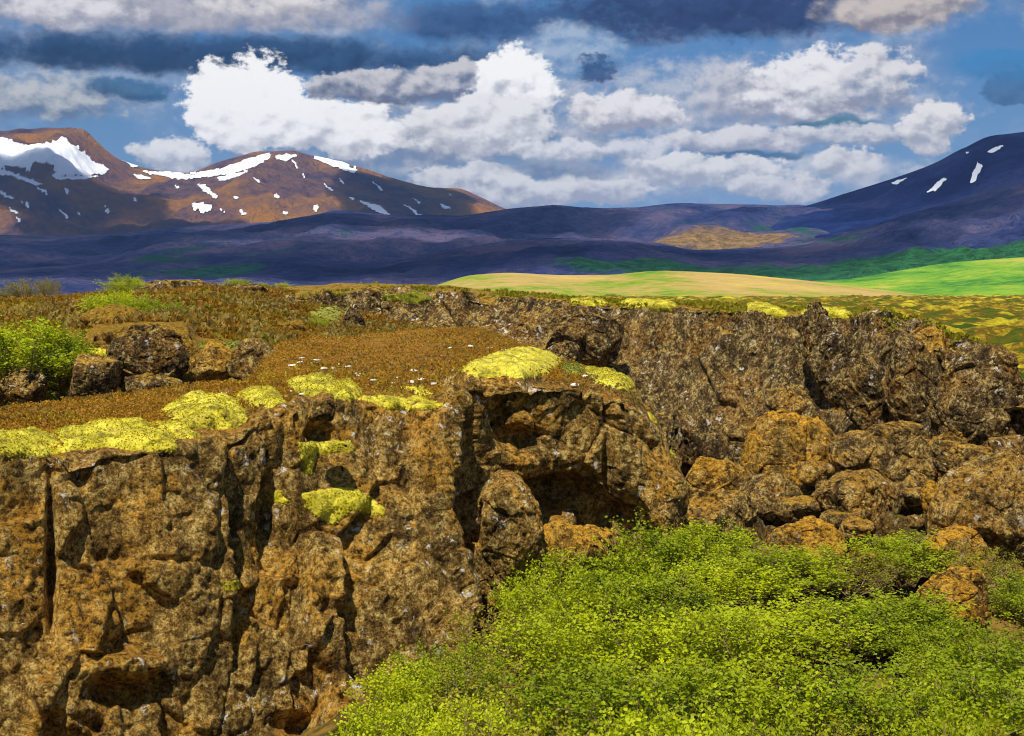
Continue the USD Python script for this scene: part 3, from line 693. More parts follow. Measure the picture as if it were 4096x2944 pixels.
# disp units: 2268 across.  (cx, cy, w, h, Y, depth, roll, material, name, label, moss?)
K = 2268 / 1024
BOULDERS = [
    (1750, 1000, 225, 185, 47.0, 1.0, 0, 'rock_ochre', 'boulder', 'largest orange-topped boulder at the foot of the far cliff'),
    (1745, 892, 96, 66, 52.0, 0.9, 8, 'rock_boulder', 'boulder', 'small rounded boulder perched just above the largest orange boulder'),
    (1632, 1000, 150, 120, 48.5, 1.0, 0, 'rock_boulder', 'boulder', 'low mossy boulder tucked against the left of the largest orange boulder'),
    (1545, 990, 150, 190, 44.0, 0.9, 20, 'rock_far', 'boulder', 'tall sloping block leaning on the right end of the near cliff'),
    (1575, 1062, 200, 110, 42.5, 1.0, 6, 'rock_ochre', 'boulder', 'flat orange block below the right end of the near cliff'),
    (1925, 1012, 180, 125, 45.0, 1.0, 0, 'rock_boulder', 'boulder', 'round brown boulder right of the largest orange boulder'),
    (1890, 1105, 225, 150, 40.0, 1.0, -8, 'rock_boulder', 'boulder', 'broad grey-brown boulder standing in front of the round brown one'),
    (1690, 1105, 180, 110, 41.0, 1.0, 0, 'rock_boulder', 'boulder', 'low dark boulder under the largest orange boulder'),
    (1592, 1145, 180, 110, 39.5, 1.0, -4, 'rock_boulder', 'boulder', 'square mossy-edged block just above the lime green shrubs'),
    (2015, 1030, 125, 130, 44.0, 1.0, 0, 'rock_boulder', 'boulder', 'upright dark boulder under the leaning crag'),
    (2105, 1000, 135, 125, 44.0, 1.0, -20, 'rock_ochre', 'boulder', 'brown boulder under the crag with an orange upper face'),
    (2175, 1030, 260, 100, 41.0, 0.8, -28, 'rock_boulder', 'rock_slab', 'long white-spotted slab tilted up to the right edge'),
    (2215, 1130, 330, 250, 36.0, 0.9, -20, 'rock_boulder', 'boulder', 'huge dark speckled boulder at the right edge'),
    (2025, 1105, 120, 110, 42.0, 1.0, 0, 'rock_boulder', 'boulder', 'medium boulder between the broad grey one and the tilted slab'),
    (2090, 1125, 80, 130, 39.0, 1.0, 25, 'rock_ochre', 'boulder', 'narrow orange block wedged beside the huge dark boulder'),
    (2115, 1215, 210, 90, 35.0, 1.0, 4, 'rock_ochre', 'rock_slab', 'bright ochre smooth slab below the huge dark boulder'),
    (2130, 1315, 190, 110, 31.0, 1.0, 0, 'rock_ochre', 'boulder', 'yellow-mossed boulder standing among the shrubs on the right'),
    (1790, 1195, 190, 120, 36.0, 1.0, 0, 'rock_ochre', 'boulder', 'mossy mound-like boulder half buried in the shrubs'),
    (2240, 1285, 110, 90, 33.0, 1.0, 0, 'rock_boulder', 'boulder', 'small brown boulder beside the right edge above the shrubs'),
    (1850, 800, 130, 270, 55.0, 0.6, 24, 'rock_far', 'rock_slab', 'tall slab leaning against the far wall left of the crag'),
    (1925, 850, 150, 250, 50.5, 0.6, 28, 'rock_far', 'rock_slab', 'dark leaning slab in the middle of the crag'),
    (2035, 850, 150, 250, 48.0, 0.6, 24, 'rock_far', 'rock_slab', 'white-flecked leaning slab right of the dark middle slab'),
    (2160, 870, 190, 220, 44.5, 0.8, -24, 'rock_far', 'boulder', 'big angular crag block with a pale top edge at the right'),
    (1985, 965, 160, 100, 46.5, 0.9, -16, 'rock_boulder', 'boulder', 'wedge of rock at the foot of the leaning slabs'),
    (2060, 770, 130, 90, 50.0, 0.9, -24, 'rock_ochre', 'boulder', 'orange-stained block along the upper edge of the crag'),
    (1120, 1170, 170, 250, 33.4, 0.9, 0, 'rock', 'boulder', 'round-shouldered rock with an orange top under the near overhang'),
    (1275, 1215, 190, 190, 34.2, 0.9, 0, 'rock_ochre', 'boulder', 'ochre block with a mossy top in the hollow under the near cliff'),
    (1470, 1090, 130, 190, 37.0, 0.9, 22, 'rock', 'boulder', 'blunt nose of rock hanging over the shrubs at the near cliff end'),
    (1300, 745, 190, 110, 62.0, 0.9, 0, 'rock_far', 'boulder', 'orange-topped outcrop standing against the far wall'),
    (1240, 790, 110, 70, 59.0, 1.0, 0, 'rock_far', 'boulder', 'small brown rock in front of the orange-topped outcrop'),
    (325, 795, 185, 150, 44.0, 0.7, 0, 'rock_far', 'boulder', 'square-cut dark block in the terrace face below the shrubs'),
    (330, 850, 150, 60, 43.0, 0.7, 0, 'rock_far', 'boulder', 'low white-spotted block under the square-cut dark block'),
    (205, 830, 110, 110, 42.6, 0.9, 0, 'rock_boulder', 'boulder', 'round boulder capped with moss left of the square-cut block'),
    (250, 705, 190, 50, 50.0, 1.0, 0, 'heath', 'rock_slab', 'flat heath-covered slab above the square-cut block'),
    (560, 800, 110, 100, 43.5, 0.9, 0, 'rock_boulder', 'boulder', 'moss-draped boulder behind the near cliff top'),
    (470, 800, 110, 80, 43.6, 0.9, 0, 'rock_ochre', 'boulder', 'rusty brown rock right of the square-cut block'),
    (650, 728, 70, 42, 57.0, 1.0, 0, 'heath', 'boulder', 'smooth grey-brown rock on the terrace beside the moss'),
    (780, 712, 52, 62, 66.0, 0.9, 0, 'rock_far', 'boulder', 'pale lichen-white rock below the left end of the far wall'),
    (55, 850, 130, 70, 42.5, 0.9, 0, 'rock_boulder', 'boulder', 'dark rock under the leftmost green shrub'),
    (710, 905, 66, 54, 29.9, 0.9, 0, 'rock', 'boulder', 'rounded knob of rock on the lip between the moss cushions'),
    (400, 636, 180, 26, 84.0, 1.0, 0, 'rock_far', 'boulder', 'long flat outcrop on the left skyline'),
    (545, 642, 110, 26, 80.0, 1.0, 0, 'rock_far', 'boulder', 'low outcrop on the skyline beside the small green shrub'),
]
BM = {}
for i, (cx, cy, w, h, Y, dp, ro, mat, name, text) in enumerate(BOULDERS):
    sink = 0.3 if Y < 52 and cx > 1100 else 0.1
    c0 = U(cx / K, (cy + h * sink * 0.5) / K, Y)
    hw, hh = w / K / 2 / F * Y, h / K / 2 / F * Y
    a = abs(math.radians(ro))
    V, f = boulder_mesh(500 + i * 7, 6 if w * h > 14000 else 5, (hw * (1 - 0.12 * math.sin(a)), dp * (hw + hh) / 2, hh * (1.03 + sink)), 10, 0.035, -ro, 0)
    p = thing(name, c0, label=text, category='rock slab' if name == 'rock_slab' else 'boulder', group='loose rocks of the fissure')
    obj('rock', (V, f), M[mat], str(p.GetPath()), smooth=40)
    BM[i] = V + c0


# ------------------------------------------------------------------ moss cushions, draped over the rock they grow on
def inside(poly, x, y):
    poly = np.asarray(poly, float)
    k = np.zeros(x.shape, bool)
    j = len(poly) - 1
    for i in range(len(poly)):
        xi, yi, xj, yj = *poly[i], *poly[j]
        k ^= ((yi > y) != (yj > y)) & (x < (xj - xi) * (y - yi) / (yj - yi + 1e-12) + xi)
        j = i
    return k


def cushion(V, poly, thick, text, mat='moss', rows=None, seed=0):
    """poly (2268 units) outlines where the cushion grows on sheet V."""
    poly = np.asarray(poly, float) / K
    px, py = to_px(V)
    near = (px > poly[:, 0].min() - 14) & (px < poly[:, 0].max() + 14) & (py > poly[:, 1].min() - 14) & (py < poly[:, 1].max() + 14)
    if rows is None and near.any():
        a0, a1 = np.where(near.any(1))[0][[0, -1]]; b0, b1 = np.where(near.any(0))[0][[0, -1]]
        V, px, py = V[a0:a1 + 1, b0:b1 + 1], px[a0:a1 + 1, b0:b1 + 1], py[a0:a1 + 1, b0:b1 + 1]
    wob = 5.0
    qx = px + wob * fb(V, 2.0, 4, 71 + seed) * 2
    qy = py + wob * fb(V, 2.0, 4, 72 + seed) * 1.4
    k = inside(poly, qx, qy)
    if rows:
        r = np.zeros_like(k); r[rows[0]:rows[1]] = True
        k &= r
    lab, nl = label(k)
    if nl > 1:
        k = lab == 1 + np.argmax(np.bincount(lab.ravel())[1:])
    if k.sum() < 12:
        print('empty cushion', text); return None
    i0, i1 = np.where(k.any(1))[0][[0, -1]]; j0, j1 = np.where(k.any(0))[0][[0, -1]]
    i0, i1, j0, j1 = max(i0 - 2, 0), min(i1 + 3, k.shape[0]), max(j0 - 2, 0), min(j1 + 3, k.shape[1])
    k, W = k[i0:i1, j0:j1], V[i0:i1, j0:j1]
    f = grid_faces(*k.shape)[:, ::-1]
    Ws = gaussian_filter1d(gaussian_filter1d(W, 2.5, axis=0), 2.5, axis=1)
    n = normals(Ws.reshape(-1, 3), f).reshape(W.shape)
    n = 0.6 * n + np.array([0, -0.1, 0.45]); n /= np.linalg.norm(n, axis=-1, keepdims=True)
    step = np.linalg.norm(np.diff(W, axis=1), axis=-1).mean()
    stepr = np.linalg.norm(np.diff(W, axis=0), axis=-1).mean()
    dist = distance_transform_edt(np.pad(k, 1), sampling=(stepr, step))[1:-1, 1:-1]
    lump = 0.55 + 0.9 * np.abs(fb(W, 1.5, 4, 80 + seed)) * 2 + 0.35 * fb(W, 5, 3, 81 + seed)
    thick = thick * 0.8
    t = thick * (1 - np.exp(-dist / (thick * 0.9))) * lump + 0.05 * fb(W, 9, 3, 82) * (dist > 0)
    mixw = np.clip(dist / (2.5 * step), 0, 1)[..., None]
    top = W * (1 - mixw) + Ws * mixw + n * t[..., None]
    top = np.where(k[..., None], top, W - n * 0.05)
    keep = np.pad(k, 1)
    kk = keep[1:-1, 1:-1] | keep[:-2, 1:-1] | keep[2:, 1:-1] | keep[1:-1, :-2] | keep[1:-1, 2:]
    ok = kk.ravel()[f].all(1)
    f = f[ok]
    P = top.reshape(-1, 3)
    used, inv = np.unique(f, return_inverse=True)
    o = obj('moss_cushion', (P[used], inv.reshape(-1, 3)), M[mat], label=text, category='moss', group='moss cushions on the rocks')
    r = np.random.default_rng(seed)
    tri = P[f]
    area = np.linalg.norm(np.cross(tri[:, 1] - tri[:, 0], tri[:, 2] - tri[:, 0]), axis=1)
    m = int(min(5000, 320 * area.sum()))
    pick = r.choice(len(f), m, p=area / area.sum())
    u = r.dirichlet([1, 1, 1], m)
    q = (tri[pick] * u[..., None]).sum(1)
    nn = normals(P, f)[f[pick, 0]]
    obj('moss_fronds', leaves(q - nn * 0.015, nn * 0.7 + r.normal(size=(m, 3)) * 0.5, 0.05, r, 1.4), M['frond_' + mat], str(o.GetPath()), smooth=False, kind='stuff')
    return True


cushion(VA, [(-60, 965), (60, 955), (120, 965), (150, 1000), (100, 1012), (-60, 1015)], 0.30, 'yellow moss cushion on the near cliff lip at the left edge', seed=1)
cushion(VA, [(110, 965), (200, 945), (270, 935), (330, 940), (395, 975), (395, 1000), (300, 1000), (240, 990), (140, 1002)], 0.42, 'long bright yellow moss cushion on the near cliff lip at the left', seed=2)
cushion(VA, [(330, 940), (400, 938), (450, 965), (420, 975), (370, 968)], 0.25, 'small moss cushion joining the two largest cushions on the lip', seed=3)
cushion(VA, [(350, 915), (400, 890), (470, 880), (540, 895), (555, 930), (520, 950), (420, 952), (390, 935)], 0.45, 'big round yellow moss cushion behind the lip at left', seed=4)
cushion(VA, [(520, 880), (560, 862), (610, 865), (640, 885), (600, 905), (560, 905)], 0.35, 'humped moss cushion beside the big round one', seed=5)
cushion(VA, [(630, 850), (690, 838), (740, 842), (760, 865), (720, 880), (660, 875)], 0.35, 'moss cushion on the lip above the rounded rock knob', seed=6)
cushion(VA, [(735, 850), (780, 842), (800, 870), (780, 890), (740, 885)], 0.40, 'pale green moss cushion right of the rounded rock knob', seed=7)
cushion(VA, [(790, 885), (850, 875), (920, 880), (985, 900), (960, 912), (860, 905)], 0.18, 'thin strip of yellow moss along the lip near the cliff corner', seed=8)
cushion(VA, [(890, 862), (930, 855), (965, 870), (930, 878)], 0.15, 'little flat moss patch on the heather near the lip', seed=9)
cushion(VA, [(1020, 820), (1060, 800), (1140, 775), (1210, 775), (1245, 800), (1220, 830), (1150, 842), (1060, 838)], 0.38, 'wide lumpy yellow moss cushion on the middle of the near cliff', seed=10)
cushion(VA, [(1240, 800), (1290, 812), (1300, 835), (1250, 835)], 0.2, 'dull moss patch right of the wide lumpy cushion', 'moss_green', seed=11)
cushion(VA, [(1290, 815), (1350, 805), (1410, 815), (1420, 840), (1395, 875), (1360, 860), (1320, 850)], 0.38, 'moss cushion spilling over the right end of the near cliff', seed=12)
cushion(VA, [(665, 980), (780, 978), (790, 1000), (700, 1005), (690, 1050), (668, 1050)], 0.16, 'hook-shaped moss patch on the near cliff face', 'moss', seed=13)
cushion(VA, [(665, 1090), (750, 1078), (790, 1085), (855, 1125), (850, 1145), (780, 1135), (735, 1165), (670, 1130)], 0.22, 'largest moss patch on the near cliff face', 'moss', seed=14)
cushion(VA, [(590, 1085), (620, 1085), (640, 1110), (615, 1118), (592, 1105)], 0.16, 'small moss patch left of the largest one on the face', seed=15)
cushion(VA, [(480, 1285), (530, 1282), (540, 1305), (500, 1312)], 0.14, 'small low moss patch in the lower part of the cliff face', seed=16)
cushion(VA, [(1430, 915), (1455, 915), (1465, 935), (1440, 940)], 0.16, 'small bright moss tuft on the sloping end of the near cliff', seed=17)
cushion(VA, [(1480, 1000), (1515, 1005), (1530, 1025), (1500, 1020)], 0.12, 'narrow moss streak low on the sloping end of the near cliff', seed=18)
cushion(VC, [(10, 900), (60, 868), (150, 862), (200, 875), (190, 905), (80, 910)], 0.4, 'dark green moss mound in the gully behind the lip', 'moss_green', seed=19)
cushion(VC, [(150, 800), (190, 770), (250, 775), (265, 820), (240, 860), (190, 800)], 0.35, 'rounded olive moss mound left of the square-cut block', 'moss', seed=20)
cushion(VC, [(430, 770), (500, 755), (570, 760), (600, 800), (560, 800), (480, 795)], 0.35, 'olive moss mound sloping right of the square-cut block', 'moss_green', seed=21)
cushion(VC, [(20, 810), (90, 800), (140, 825), (130, 855), (40, 850)], 0.35, 'moss mound under the leftmost green shrub', 'moss_green', seed=22)
cushion(VC, [(680, 690), (750, 680), (770, 700), (730, 735), (690, 730)], 0.4, 'bright moss bank left of the pale lichen-white rock', 'moss_green', seed=23)
cushion(VB, [(840, 655), (930, 645), (960, 662), (930, 672), (860, 668)], 0.4, 'moss draped over the left part of the far wall', 'moss_green', seed=24)
cushion(VB, [(1370, 670), (1440, 668), (1500, 675), (1490, 690), (1390, 680)], 0.4, 'yellow moss pad on the rim of the far wall at its middle', seed=25)
cushion(VB, [(1640, 670), (1700, 672), (1745, 695), (1720, 705), (1660, 690)], 0.4, 'yellow moss pad on the far rim left of the longest pad', seed=26)
cushion(VB, [(1770, 690), (1830, 686), (1885, 695), (1880, 708), (1800, 703)], 0.4, 'longest yellow moss pad on the far rim before the crag', seed=27)
cushion(VB, [(1255, 665), (1330, 662), (1350, 675), (1270, 678)], 0.3, 'flat moss pad on the far rim above the orange-topped outcrop', seed=28)


# ------------------------------------------------------------------ snow, lying on the mountains
def snow(V, parent, poly, seed, lift=4.0, wob=3.0, rows=None):
    poly = np.asarray(poly, float) / K
    px, py = to_px(V)
    P = np.stack([px * 0.22, py * 0.42, 0 * px], -1)
    k = inside(poly, px + wob * fb(P, 1.0, 5, seed) * 2, py + wob * fb(P, 1.0, 5, seed + 1) * 2)
    k[int(V.shape[0] * 0.8) + 1:] = False
    lab, nl = label(k, structure=np.ones((3, 3)))
    if not nl:
        return
    for i in np.argsort(-np.bincount(lab.ravel())[1:])[:4]:
        q = lab == i + 1
        if q.sum() < 4:
            continue
        q2 = q | np.roll(q, 1, 0) | np.roll(q, 1, 1)
        f = grid_faces(*V.shape[:2])
        f = f[q2.ravel()[f].all(1)]
        if len(f) < 3:
            continue
        v, f = part_of(V.reshape(-1, 3), f)
        obj('snow_patch', (v + np.array([0, -lift, lift]), f), M['snow'], parent)


SN1 = [[(-60, 296), (10, 306), (30, 318), (60, 326), (110, 316), (140, 308), (165, 322), (190, 342), (210, 362), (240, 374), (232, 384), (190, 390), (120, 390), (118, 372), (95, 362), (70, 362), (64, 380), (0, 370), (-60, 366)],
       [(-20, 376), (30, 385), (98, 412), (85, 414), (30, 396), (-20, 384)], [(115, 392), (180, 392), (235, 386), (180, 399), (120, 398)],
       [(268, 352), (285, 358), (305, 370), (290, 370)], [(288, 386), (320, 390), (335, 397), (308, 397)], [(310, 382), (370, 381), (448, 391), (442, 398), (400, 398), (340, 389)],
       [(420, 386), (500, 372), (555, 352), (594, 340), (600, 346), (575, 364), (540, 380), (480, 392), (440, 393)], [(470, 398), (520, 386), (552, 378), (545, 386), (490, 403)],
       [(606, 350), (630, 344), (655, 342), (656, 348), (622, 357)], [(690, 344), (735, 354), (795, 378), (780, 384), (730, 368), (694, 352)],
       [(433, 410), (455, 412), (484, 440), (472, 441), (446, 424)], [(423, 455), (446, 449), (474, 462), (462, 468), (448, 474), (430, 466)], [(476, 449), (500, 474), (492, 476)], [(528, 464), (547, 476), (536, 480)],
       [(660, 380), (676, 392), (672, 396)], [(708, 402), (738, 424), (730, 424)], [(742, 388), (766, 410), (758, 410)], [(600, 428), (622, 436), (612, 444)], [(796, 448), (850, 462), (866, 480), (840, 476)],
       [(690, 462), (706, 456), (700, 474)], [(640, 350), (662, 372), (655, 372)], [(814, 392), (852, 424), (846, 426)], [(888, 450), (942, 486), (930, 487)], [(908, 438), (932, 452), (925, 454)], [(970, 452), (1000, 464), (985, 467)],
       [(990, 430), (1000, 434), (996, 437)], [(380, 408), (398, 416), (390, 420)], [(512, 434), (530, 440), (520, 442)], [(290, 440), (306, 446), (298, 448)], [(120, 456), (152, 482), (146, 484)], [(165, 465), (180, 478), (174, 480)],
       [(40, 440), (70, 462), (62, 464)], [(-10, 420), (30, 440), (26, 446), (-10, 430)], [(100, 448), (112, 458), (106, 460)], [(230, 455), (244, 472), (236, 474)], [(140, 415), (152, 424), (146, 432)], [(0, 455), (40, 470), (36, 476)], [(30, 480), (50, 494), (42, 498)],
       [(620, 468), (640, 474), (630, 478)], [(770, 436), (786, 442), (780, 446)], [(560, 396), (580, 402), (570, 404)], [(700, 425), (716, 436), (708, 438)], [(350, 402), (362, 406), (356, 408)], [(60, 405), (110, 430), (100, 432)]]
for i, p in enumerate(SN1):
    snow(V1, '/World/mountain', p, 30 + i, wob=4.6 if i == 0 else 2.4)
for i, p in enumerate([[(2050, 430), (2088, 396), (2098, 397), (2068, 426)], [(2148, 408), (2154, 384), (2166, 364), (2176, 368), (2166, 390), (2157, 406)], [(1972, 408), (1990, 400), (2008, 396), (1996, 404), (1985, 411)], [(2182, 340), (2200, 330), (2226, 321), (2222, 327), (2196, 340)], [(2120, 350), (2150, 336), (2146, 341)]]):
    snow(V3, '/World/mountain_001', p, 90 + i, 2.0, 1.2)

# ------------------------------------------------------------------ shrubs
def tube(p, r, sides=4):
    p = np.asarray(p, float)
    t = np.gradient(p, axis=0); t /= np.linalg.norm(t, axis=1, keepdims=True) + 1e-9
    a = np.cross(t, [0.31, 0.17, 0.93]); a /= np.linalg.norm(a, axis=1, keepdims=True) + 1e-9
    b_ = np.cross(t, a)
    an = np.arange(sides) * 2 * np.pi / sides
    v = p[:, None] + np.asarray(r)[:, None, None] * (np.cos(an)[None, :, None] * a[:, None] + np.sin(an)[None, :, None] * b_[:, None])
    i, j = np.meshgrid(np.arange(len(p) - 1), np.arange(sides), indexing='ij')
    q = np.stack([i * sides + j, i * sides + (j + 1) % sides, (i + 1) * sides + (j + 1) % sides, (i + 1) * sides + j], -1).reshape(-1, 4)
    return v.reshape(-1, 3), np.vstack([q[:, [0, 1, 2]], q[:, [0, 2, 3]]])


def join(parts):
    v, f, n = [], [], 0
    for a, b_ in parts:
        v.append(a); f.append(b_ + n); n += len(a)
    return np.vstack(v), np.vstack(f)


def shrub_meshes(seed, height, radius, nstem, nleaf, leaf):
    """A many-stemmed bush: stems that fork, leaves crowding the outer twigs."""
    r = np.random.default_rng(seed)
    wood, LP, LD = [], [], []
    for k in range(nstem):
        az = 2 * np.pi * (k + r.random()) / nstem
        out = radius * math.sqrt(r.uniform(0.02, 1.0)) * 0.85
        hgt = height * (1 - 0.45 * (out / radius) ** 2) * r.uniform(0.75, 1.0)
        end = np.array([math.cos(az) * out, math.sin(az) * out, hgt])
        u = np.linspace(0, 1, 9)[:, None]
        bend = np.array([math.cos(az), math.sin(az), 0]) * out * 0.25
        st = np.array([0.12 * math.cos(az), 0.12 * math.sin(az), -0.15]) * (1 - u) + end * u + bend * np.sin(np.pi * u) + np.cumsum(r.normal(size=(9, 3)) * 0.02 * height, 0) * u
        wood.append(tube(st, np.linspace(0.022, 0.006, 9) * height / 2.2))
        for j in range(13):
            a = r.uniform(0.25, 1.0)
            p0 = np.array([np.interp(a, u[:, 0], st[:, c]) for c in range(3)])
            d = r.normal(size=3) + np.array([0, 0, 0.75]) + end / height * 0.6; d /= np.linalg.norm(d)
            ln = height * r.uniform(0.14, 0.36) * (1.25 - 0.5 * a)
            v = np.linspace(0, 1, 5)[:, None]
            tw = p0 + d * ln * v + np.cumsum(r.normal(size=(5, 3)) * 0.012 * height, 0) * v
            wood.append(tube(tw, np.linspace(0.007, 0.002, 5) * height / 2.2, 3))
            m = max(3, int(nleaf / (nstem * 13)))
            t = r.uniform(0.0, 1.0, m) ** 0.5 * 1.08
            q = p0 + d * ln * t[:, None] + r.normal(size=(m, 3)) * 0.036 * height * (0.4 + t[:, None] * 0.6)
            LP.append(q); LD.append(np.repeat(d[None], m, 0))
    return join(wood), leaves(np.vstack(LP), np.vstack(LD), leaf, r)


PROTO = {}
for i, (name, hh, rad, ns, nl, lf) in enumerate([('birch_scrub', 2.3, 1.5, 22, 7600, 0.084), ('birch_scrub', 2.6, 1.3, 20, 7200, 0.084), ('willow_shrub', 1.9, 1.7, 24, 7000, 0.078), ('sparse_shrub', 2.2, 1.4, 18, 3200, 0.066)]):
    cls = f'/World/Looks/shrub_kind_{i}'
    x = stage.CreateClassPrim(f'/shrub_kind_{i}')
    wv, lv = shrub_meshes(900 + i, hh, rad, ns, nl, lf)
    usdkit.mesh(stage, f'/shrub_kind_{i}/stems', wv, M['bark'], smooth=True)
    usdkit.mesh(stage, f'/shrub_kind_{i}/foliage', lv, M['leaf'] if i < 3 else M['leaf_olive'])
    PROTO[i] = (hh, rad)


def shrub(kind, loc, rotz, scale, text, group, name='shrub'):
    p = thing(name, loc, rotz, scale, label=text, category='shrub', group=group)
    p.GetReferences().AddInternalReference(f'/shrub_kind_{kind}')
    p.SetInstanceable(True)
    return p


rs = np.random.default_rng(77)
# the thicket on the fissure floor: crown-top px, py, distance, width in px, kind
THICKET = [
    (555, 552, 33.0, 70, 0), (610, 545, 33.5, 70, 1), (655, 528, 35.0, 80, 1), (705, 527, 35.5, 80, 0), (540, 580, 31.0, 80, 2), (600, 575, 31.0, 90, 0), (660, 575, 31.0, 90, 1), (730, 565, 32.5, 90, 0),
    (790, 560, 33.0, 90, 1), (850, 565, 33.0, 80, 3), (900, 560, 34.5, 70, 1), (500, 605, 28.5, 80, 3), (560, 615, 27.5, 100, 0), (640, 620, 27.0, 110, 1), (720, 612, 27.5, 110, 0), (800, 605, 28.5, 110, 1), (870, 605, 29.0, 100, 0), (930, 640, 28.0, 70, 2), (985, 630, 27.0, 90, 2), (1030, 620, 27.0, 100, 3),
    (985, 585, 33.0, 60, 3), (1030, 590, 31.0, 60, 1), (905, 610, 29.5, 90, 1), (965, 655, 26.0, 100, 0), (1020, 650, 25.5, 100, 1),
    (455, 650, 26.0, 90, 2), (410, 668, 25.0, 80, 0), (500, 665, 24.0, 110, 3), (580, 670, 23.0, 120, 0), (670, 672, 22.5, 130, 1), (760, 665, 23.0, 130, 0), (850, 668, 23.0, 120, 1), (930, 685, 22.5, 110, 2), (1005, 675, 22.0, 120, 1),
    (395, 705, 22.0, 90, 0), (470, 712, 20.5, 120, 2), (560, 720, 19.5, 130, 3), (650, 722, 19.0, 140, 0), (750, 720, 19.0, 140, 2), (850, 722, 19.0, 140, 3), (950, 728, 18.5, 130, 2), (1040, 720, 18.5, 130, 3),
]
ORD = ['leftmost', 'second from the left', 'third from the left', 'fourth from the left', 'fifth from the left', 'sixth from the left', 'seventh from the left', 'eighth from the left', 'ninth from the left', 'tenth from the left', 'eleventh from the left', 'twelfth from the left', 'thirteenth from the left', 'fourteenth from the left', 'fifteenth from the left', 'sixteenth from the left', 'seventeenth from the left', 'eighteenth from the left', 'nineteenth from the left', 'twentieth from the left']
ROWNAME = lambda Y: 'back' if Y > 30 else 'middle' if Y > 25.5 else 'front'
for k, (px, py, Y, w, kind) in enumerate(THICKET):
    top = U(px, py, Y)
    base = float(ground_z(np.array([top[0]]), np.array([Y]))[0])
    hgt = max(top[2] - base, 1.0) * 1.04
    sc = w / F * Y / (2 * PROTO[kind][1]) * 1.5
    row = ROWNAME(Y)
    col = 'bare-twigged olive' if kind == 3 else 'lime green'
    shrub(kind, (top[0], Y, base), rs.uniform(0, 360), (sc, sc, hgt / PROTO[kind][0]), f'{col} leafy shrub, {ORD[sum(1 for q in THICKET if ROWNAME(q[2]) == row and q[0] < px)]} in the {row} row of the thicket', 'thicket on the fissure floor')
LEFT = [
    (20, 322, 43.5, 130, 66, 0, 'large green shrub at the left edge on the terrace'),
    (58, 332, 43.8, 70, 50, 1, 'green shrub just right of the large one at the left edge'),
    (112, 292, 56.0, 60, 34, 0, 'bright green shrub on top of the terrace, left part'),
    (140, 297, 55.0, 60, 30, 1, 'bright green shrub in the middle of the terrace-top clump'),
    (168, 303, 54.0, 50, 28, 2, 'low bright green shrub at the right end of the terrace-top clump'),
    (125, 276, 80.0, 40, 20, 1, 'upright shrub on the skyline above the terrace-top clump'),
    (28, 276, 86.0, 44, 24, 3, 'dull green shrub on the skyline at far left'),
    (50, 277, 86.0, 24, 22, 3, 'narrow dull shrub beside the far left skyline shrub'),
    (5, 286, 86.0, 40, 14, 3, 'low dull shrub on the skyline at the left edge'),
    (238, 279, 88.0, 28, 12, 0, 'small bright shrub on the skyline right of the flat outcrop'),
    (262, 283, 90.0, 14, 6, 0, 'tiny shrub on the skyline, left of a pair'),
    (282, 283, 90.0, 16, 6, 1, 'tiny shrub on the skyline, right of a pair'),
    (318, 318, 62.0, 24, 10, 2, 'low yellow-green shrub on the terrace slope'),
    (735, 298, 68.0, 46, 8, 3, 'grassy low shrub on the far rim above the middle of the wall'),
    (710, 299, 68.0, 20, 7, 3, 'tuft-like low shrub on the far rim left of the grassy one'),
]
for px, py, Y, w, h, kind, text in LEFT:
    top = U(px, py, Y)
    hgt = h / F * Y
    sc = w / F * Y / (2 * PROTO[kind][1]) * 1.1
    shrub(kind, (top[0], Y, top[2] - hgt), rs.uniform(0, 360), (sc, sc, hgt / PROTO[kind][0] * 1.02), text, 'shrubs of the terrace and skyline')

# ------------------------------------------------------------------ heather on the level top of the near cliff, and pale stones among it
rh = np.random.default_rng(5)
top_rows = VA[14:112]
n = 34000
ii, jj = rh.integers(0, top_rows.shape[0], n), rh.integers(0, 640, n)
P = top_rows[ii, jj] + rh.normal(size=(n, 3)) * 0.03
keep = (fb(P, 1.2, 3, 33) > -0.18) & (to_px(P)[0] < 585)
P = P[keep]
hv = leaves(np.repeat(P, 3, 0) + np.array([0, 0, 0.0]), np.tile(np.array([[0.0, -0.1, 0.8]]), (len(P) * 3, 1)), 0.065, rh, 0.9)
obj('heather', hv, M['heather'], smooth=False, kind='stuff', label='brown heather carpeting the level top of the near cliff', category='heather')

stone = boulder_mesh(4242, 2, (1, 0.8, 0.4), 10, 0.05)
cls = stage.CreateClassPrim('/pale_stone_kind')
usdkit.mesh(stage, '/pale_stone_kind/rock', stone, M['pale_stone'], smooth=40)
for k in range(60):
    i, j = rh.integers(50, 122), rh.integers(250, 600)
    p = VA[i, j]
    x, y = to_px(p)
    s = rh.uniform(0.05, 0.13) * (1.3 if k < 12 else 1)
    t = thing('stone', p + np.array([0, 0, 0.03]), rh.uniform(0, 360), (s * 1.3, s, s), label='small pale stone lying in the brown heather on the near cliff top', category='stone', group='pale stones in the heather')
    t.GetReferences().AddInternalReference('/pale_stone_kind'); t.SetInstanceable(True)

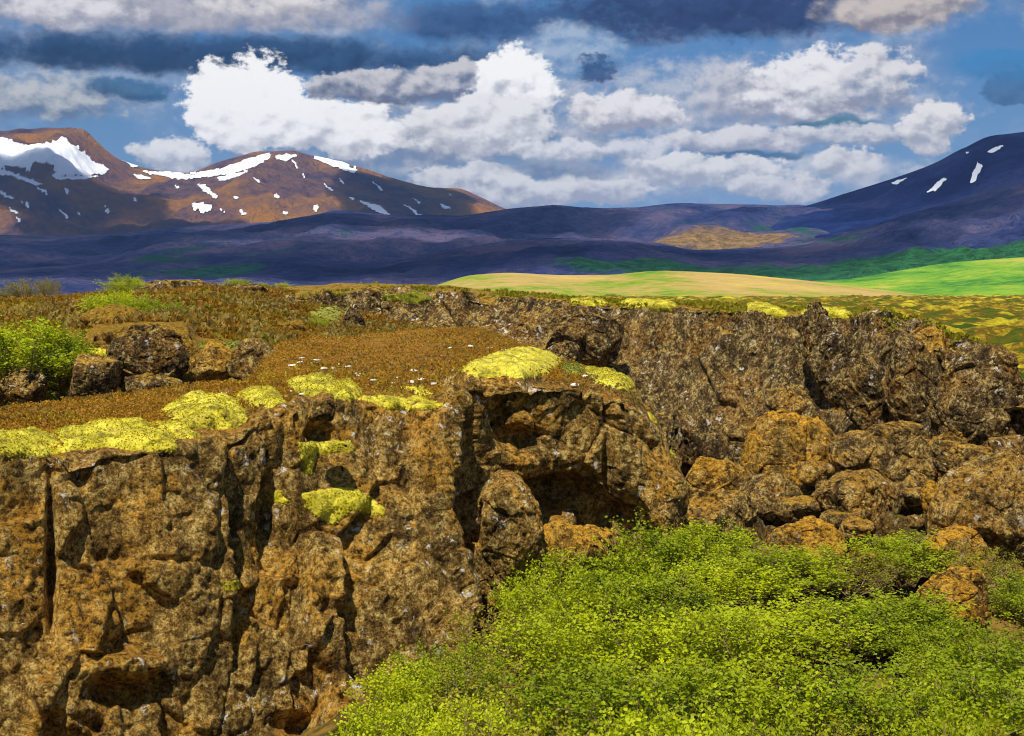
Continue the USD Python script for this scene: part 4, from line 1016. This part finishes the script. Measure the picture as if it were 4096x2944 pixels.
def cover(name, V, rows, cols, n, size, mat, text, cat, seed, thr=-0.1, up=0.9):
    r = np.random.default_rng(seed)
    i, j = r.integers(rows[0], rows[1], n), r.integers(cols[0], cols[1], n)
    P = V[i, j] + r.normal(size=(n, 3)) * np.array([0.10, 0.25, 0.02])
    P = P[fb(P, 0.35, 4, seed) > thr]
    v, f = leaves(np.repeat(P, 3, 0), np.tile(np.array([[0.0, 0.0, 1.0]]), (len(P) * 3, 1)), size, r, up)
    obj(name, (v, f), M[mat], smooth=False, kind='stuff', label=text, category=cat)


cover('heather', VC, (24, 146), (40, 630), 15000, 0.20, 'heather', 'brown heather and low scrub on the terrace slope', 'heather', 6, -0.08, 0.4)
cover('grass', VC, (24, 150), (40, 630), 9000, 0.26, 'straw', 'straw-coloured grass tufts on the terrace slope', 'grass', 7, 0.03, 0.1)
cover('ground_cover', VC, (24, 150), (40, 630), 9000, 0.18, 'leaf_olive', 'low olive green plants on the terrace slope', 'plants', 8, 0.05, 0.6)
cover('ground_cover', VB, (40, 98), (60, 760), 9000, 0.16, 'leaf_olive', 'low olive plants along the rim of the far wall', 'plants', 9, 0.0, 0.6)

rubble = []
for k in range(3):
    stage.CreateClassPrim(f'/rubble_kind_{k}')
    usdkit.mesh(stage, f'/rubble_kind_{k}/rock', boulder_mesh(4300 + k, 4, (1, 0.9, 0.75), 10, 0.06), M['rock_boulder'], smooth=40)
for k in range(70):
    Y = rh.uniform(34, 50)
    px = rh.uniform(690, 1060)
    x = (px - 512) / F * Y
    z = float(ground_z(np.array([x]), np.array([Y]))[0])
    s_ = rh.uniform(0.18, 0.55)
    t = thing('stone', (x, Y, z + 0.25 * s_), rh.uniform(0, 360), (s_ * 1.2, s_, s_), label='small angular stone wedged among the big boulders of the fissure', category='stone', group='rubble between the boulders')
    t.GetReferences().AddInternalReference(f'/rubble_kind_{k % 3}'); t.SetInstanceable(True)

cover('grass', VA, (20, 118), (20, 640), 5000, 0.09, 'straw', 'short straw-coloured grass in the heather of the near cliff top', 'grass', 17, 0.06, 0.3)
cover('moss_carpet', VA, (20, 122), (20, 690), 7000, 0.07, 'frond_moss', 'thin yellow-green moss creeping through the heather near the lip', 'moss', 19, 0.10, 0.6)
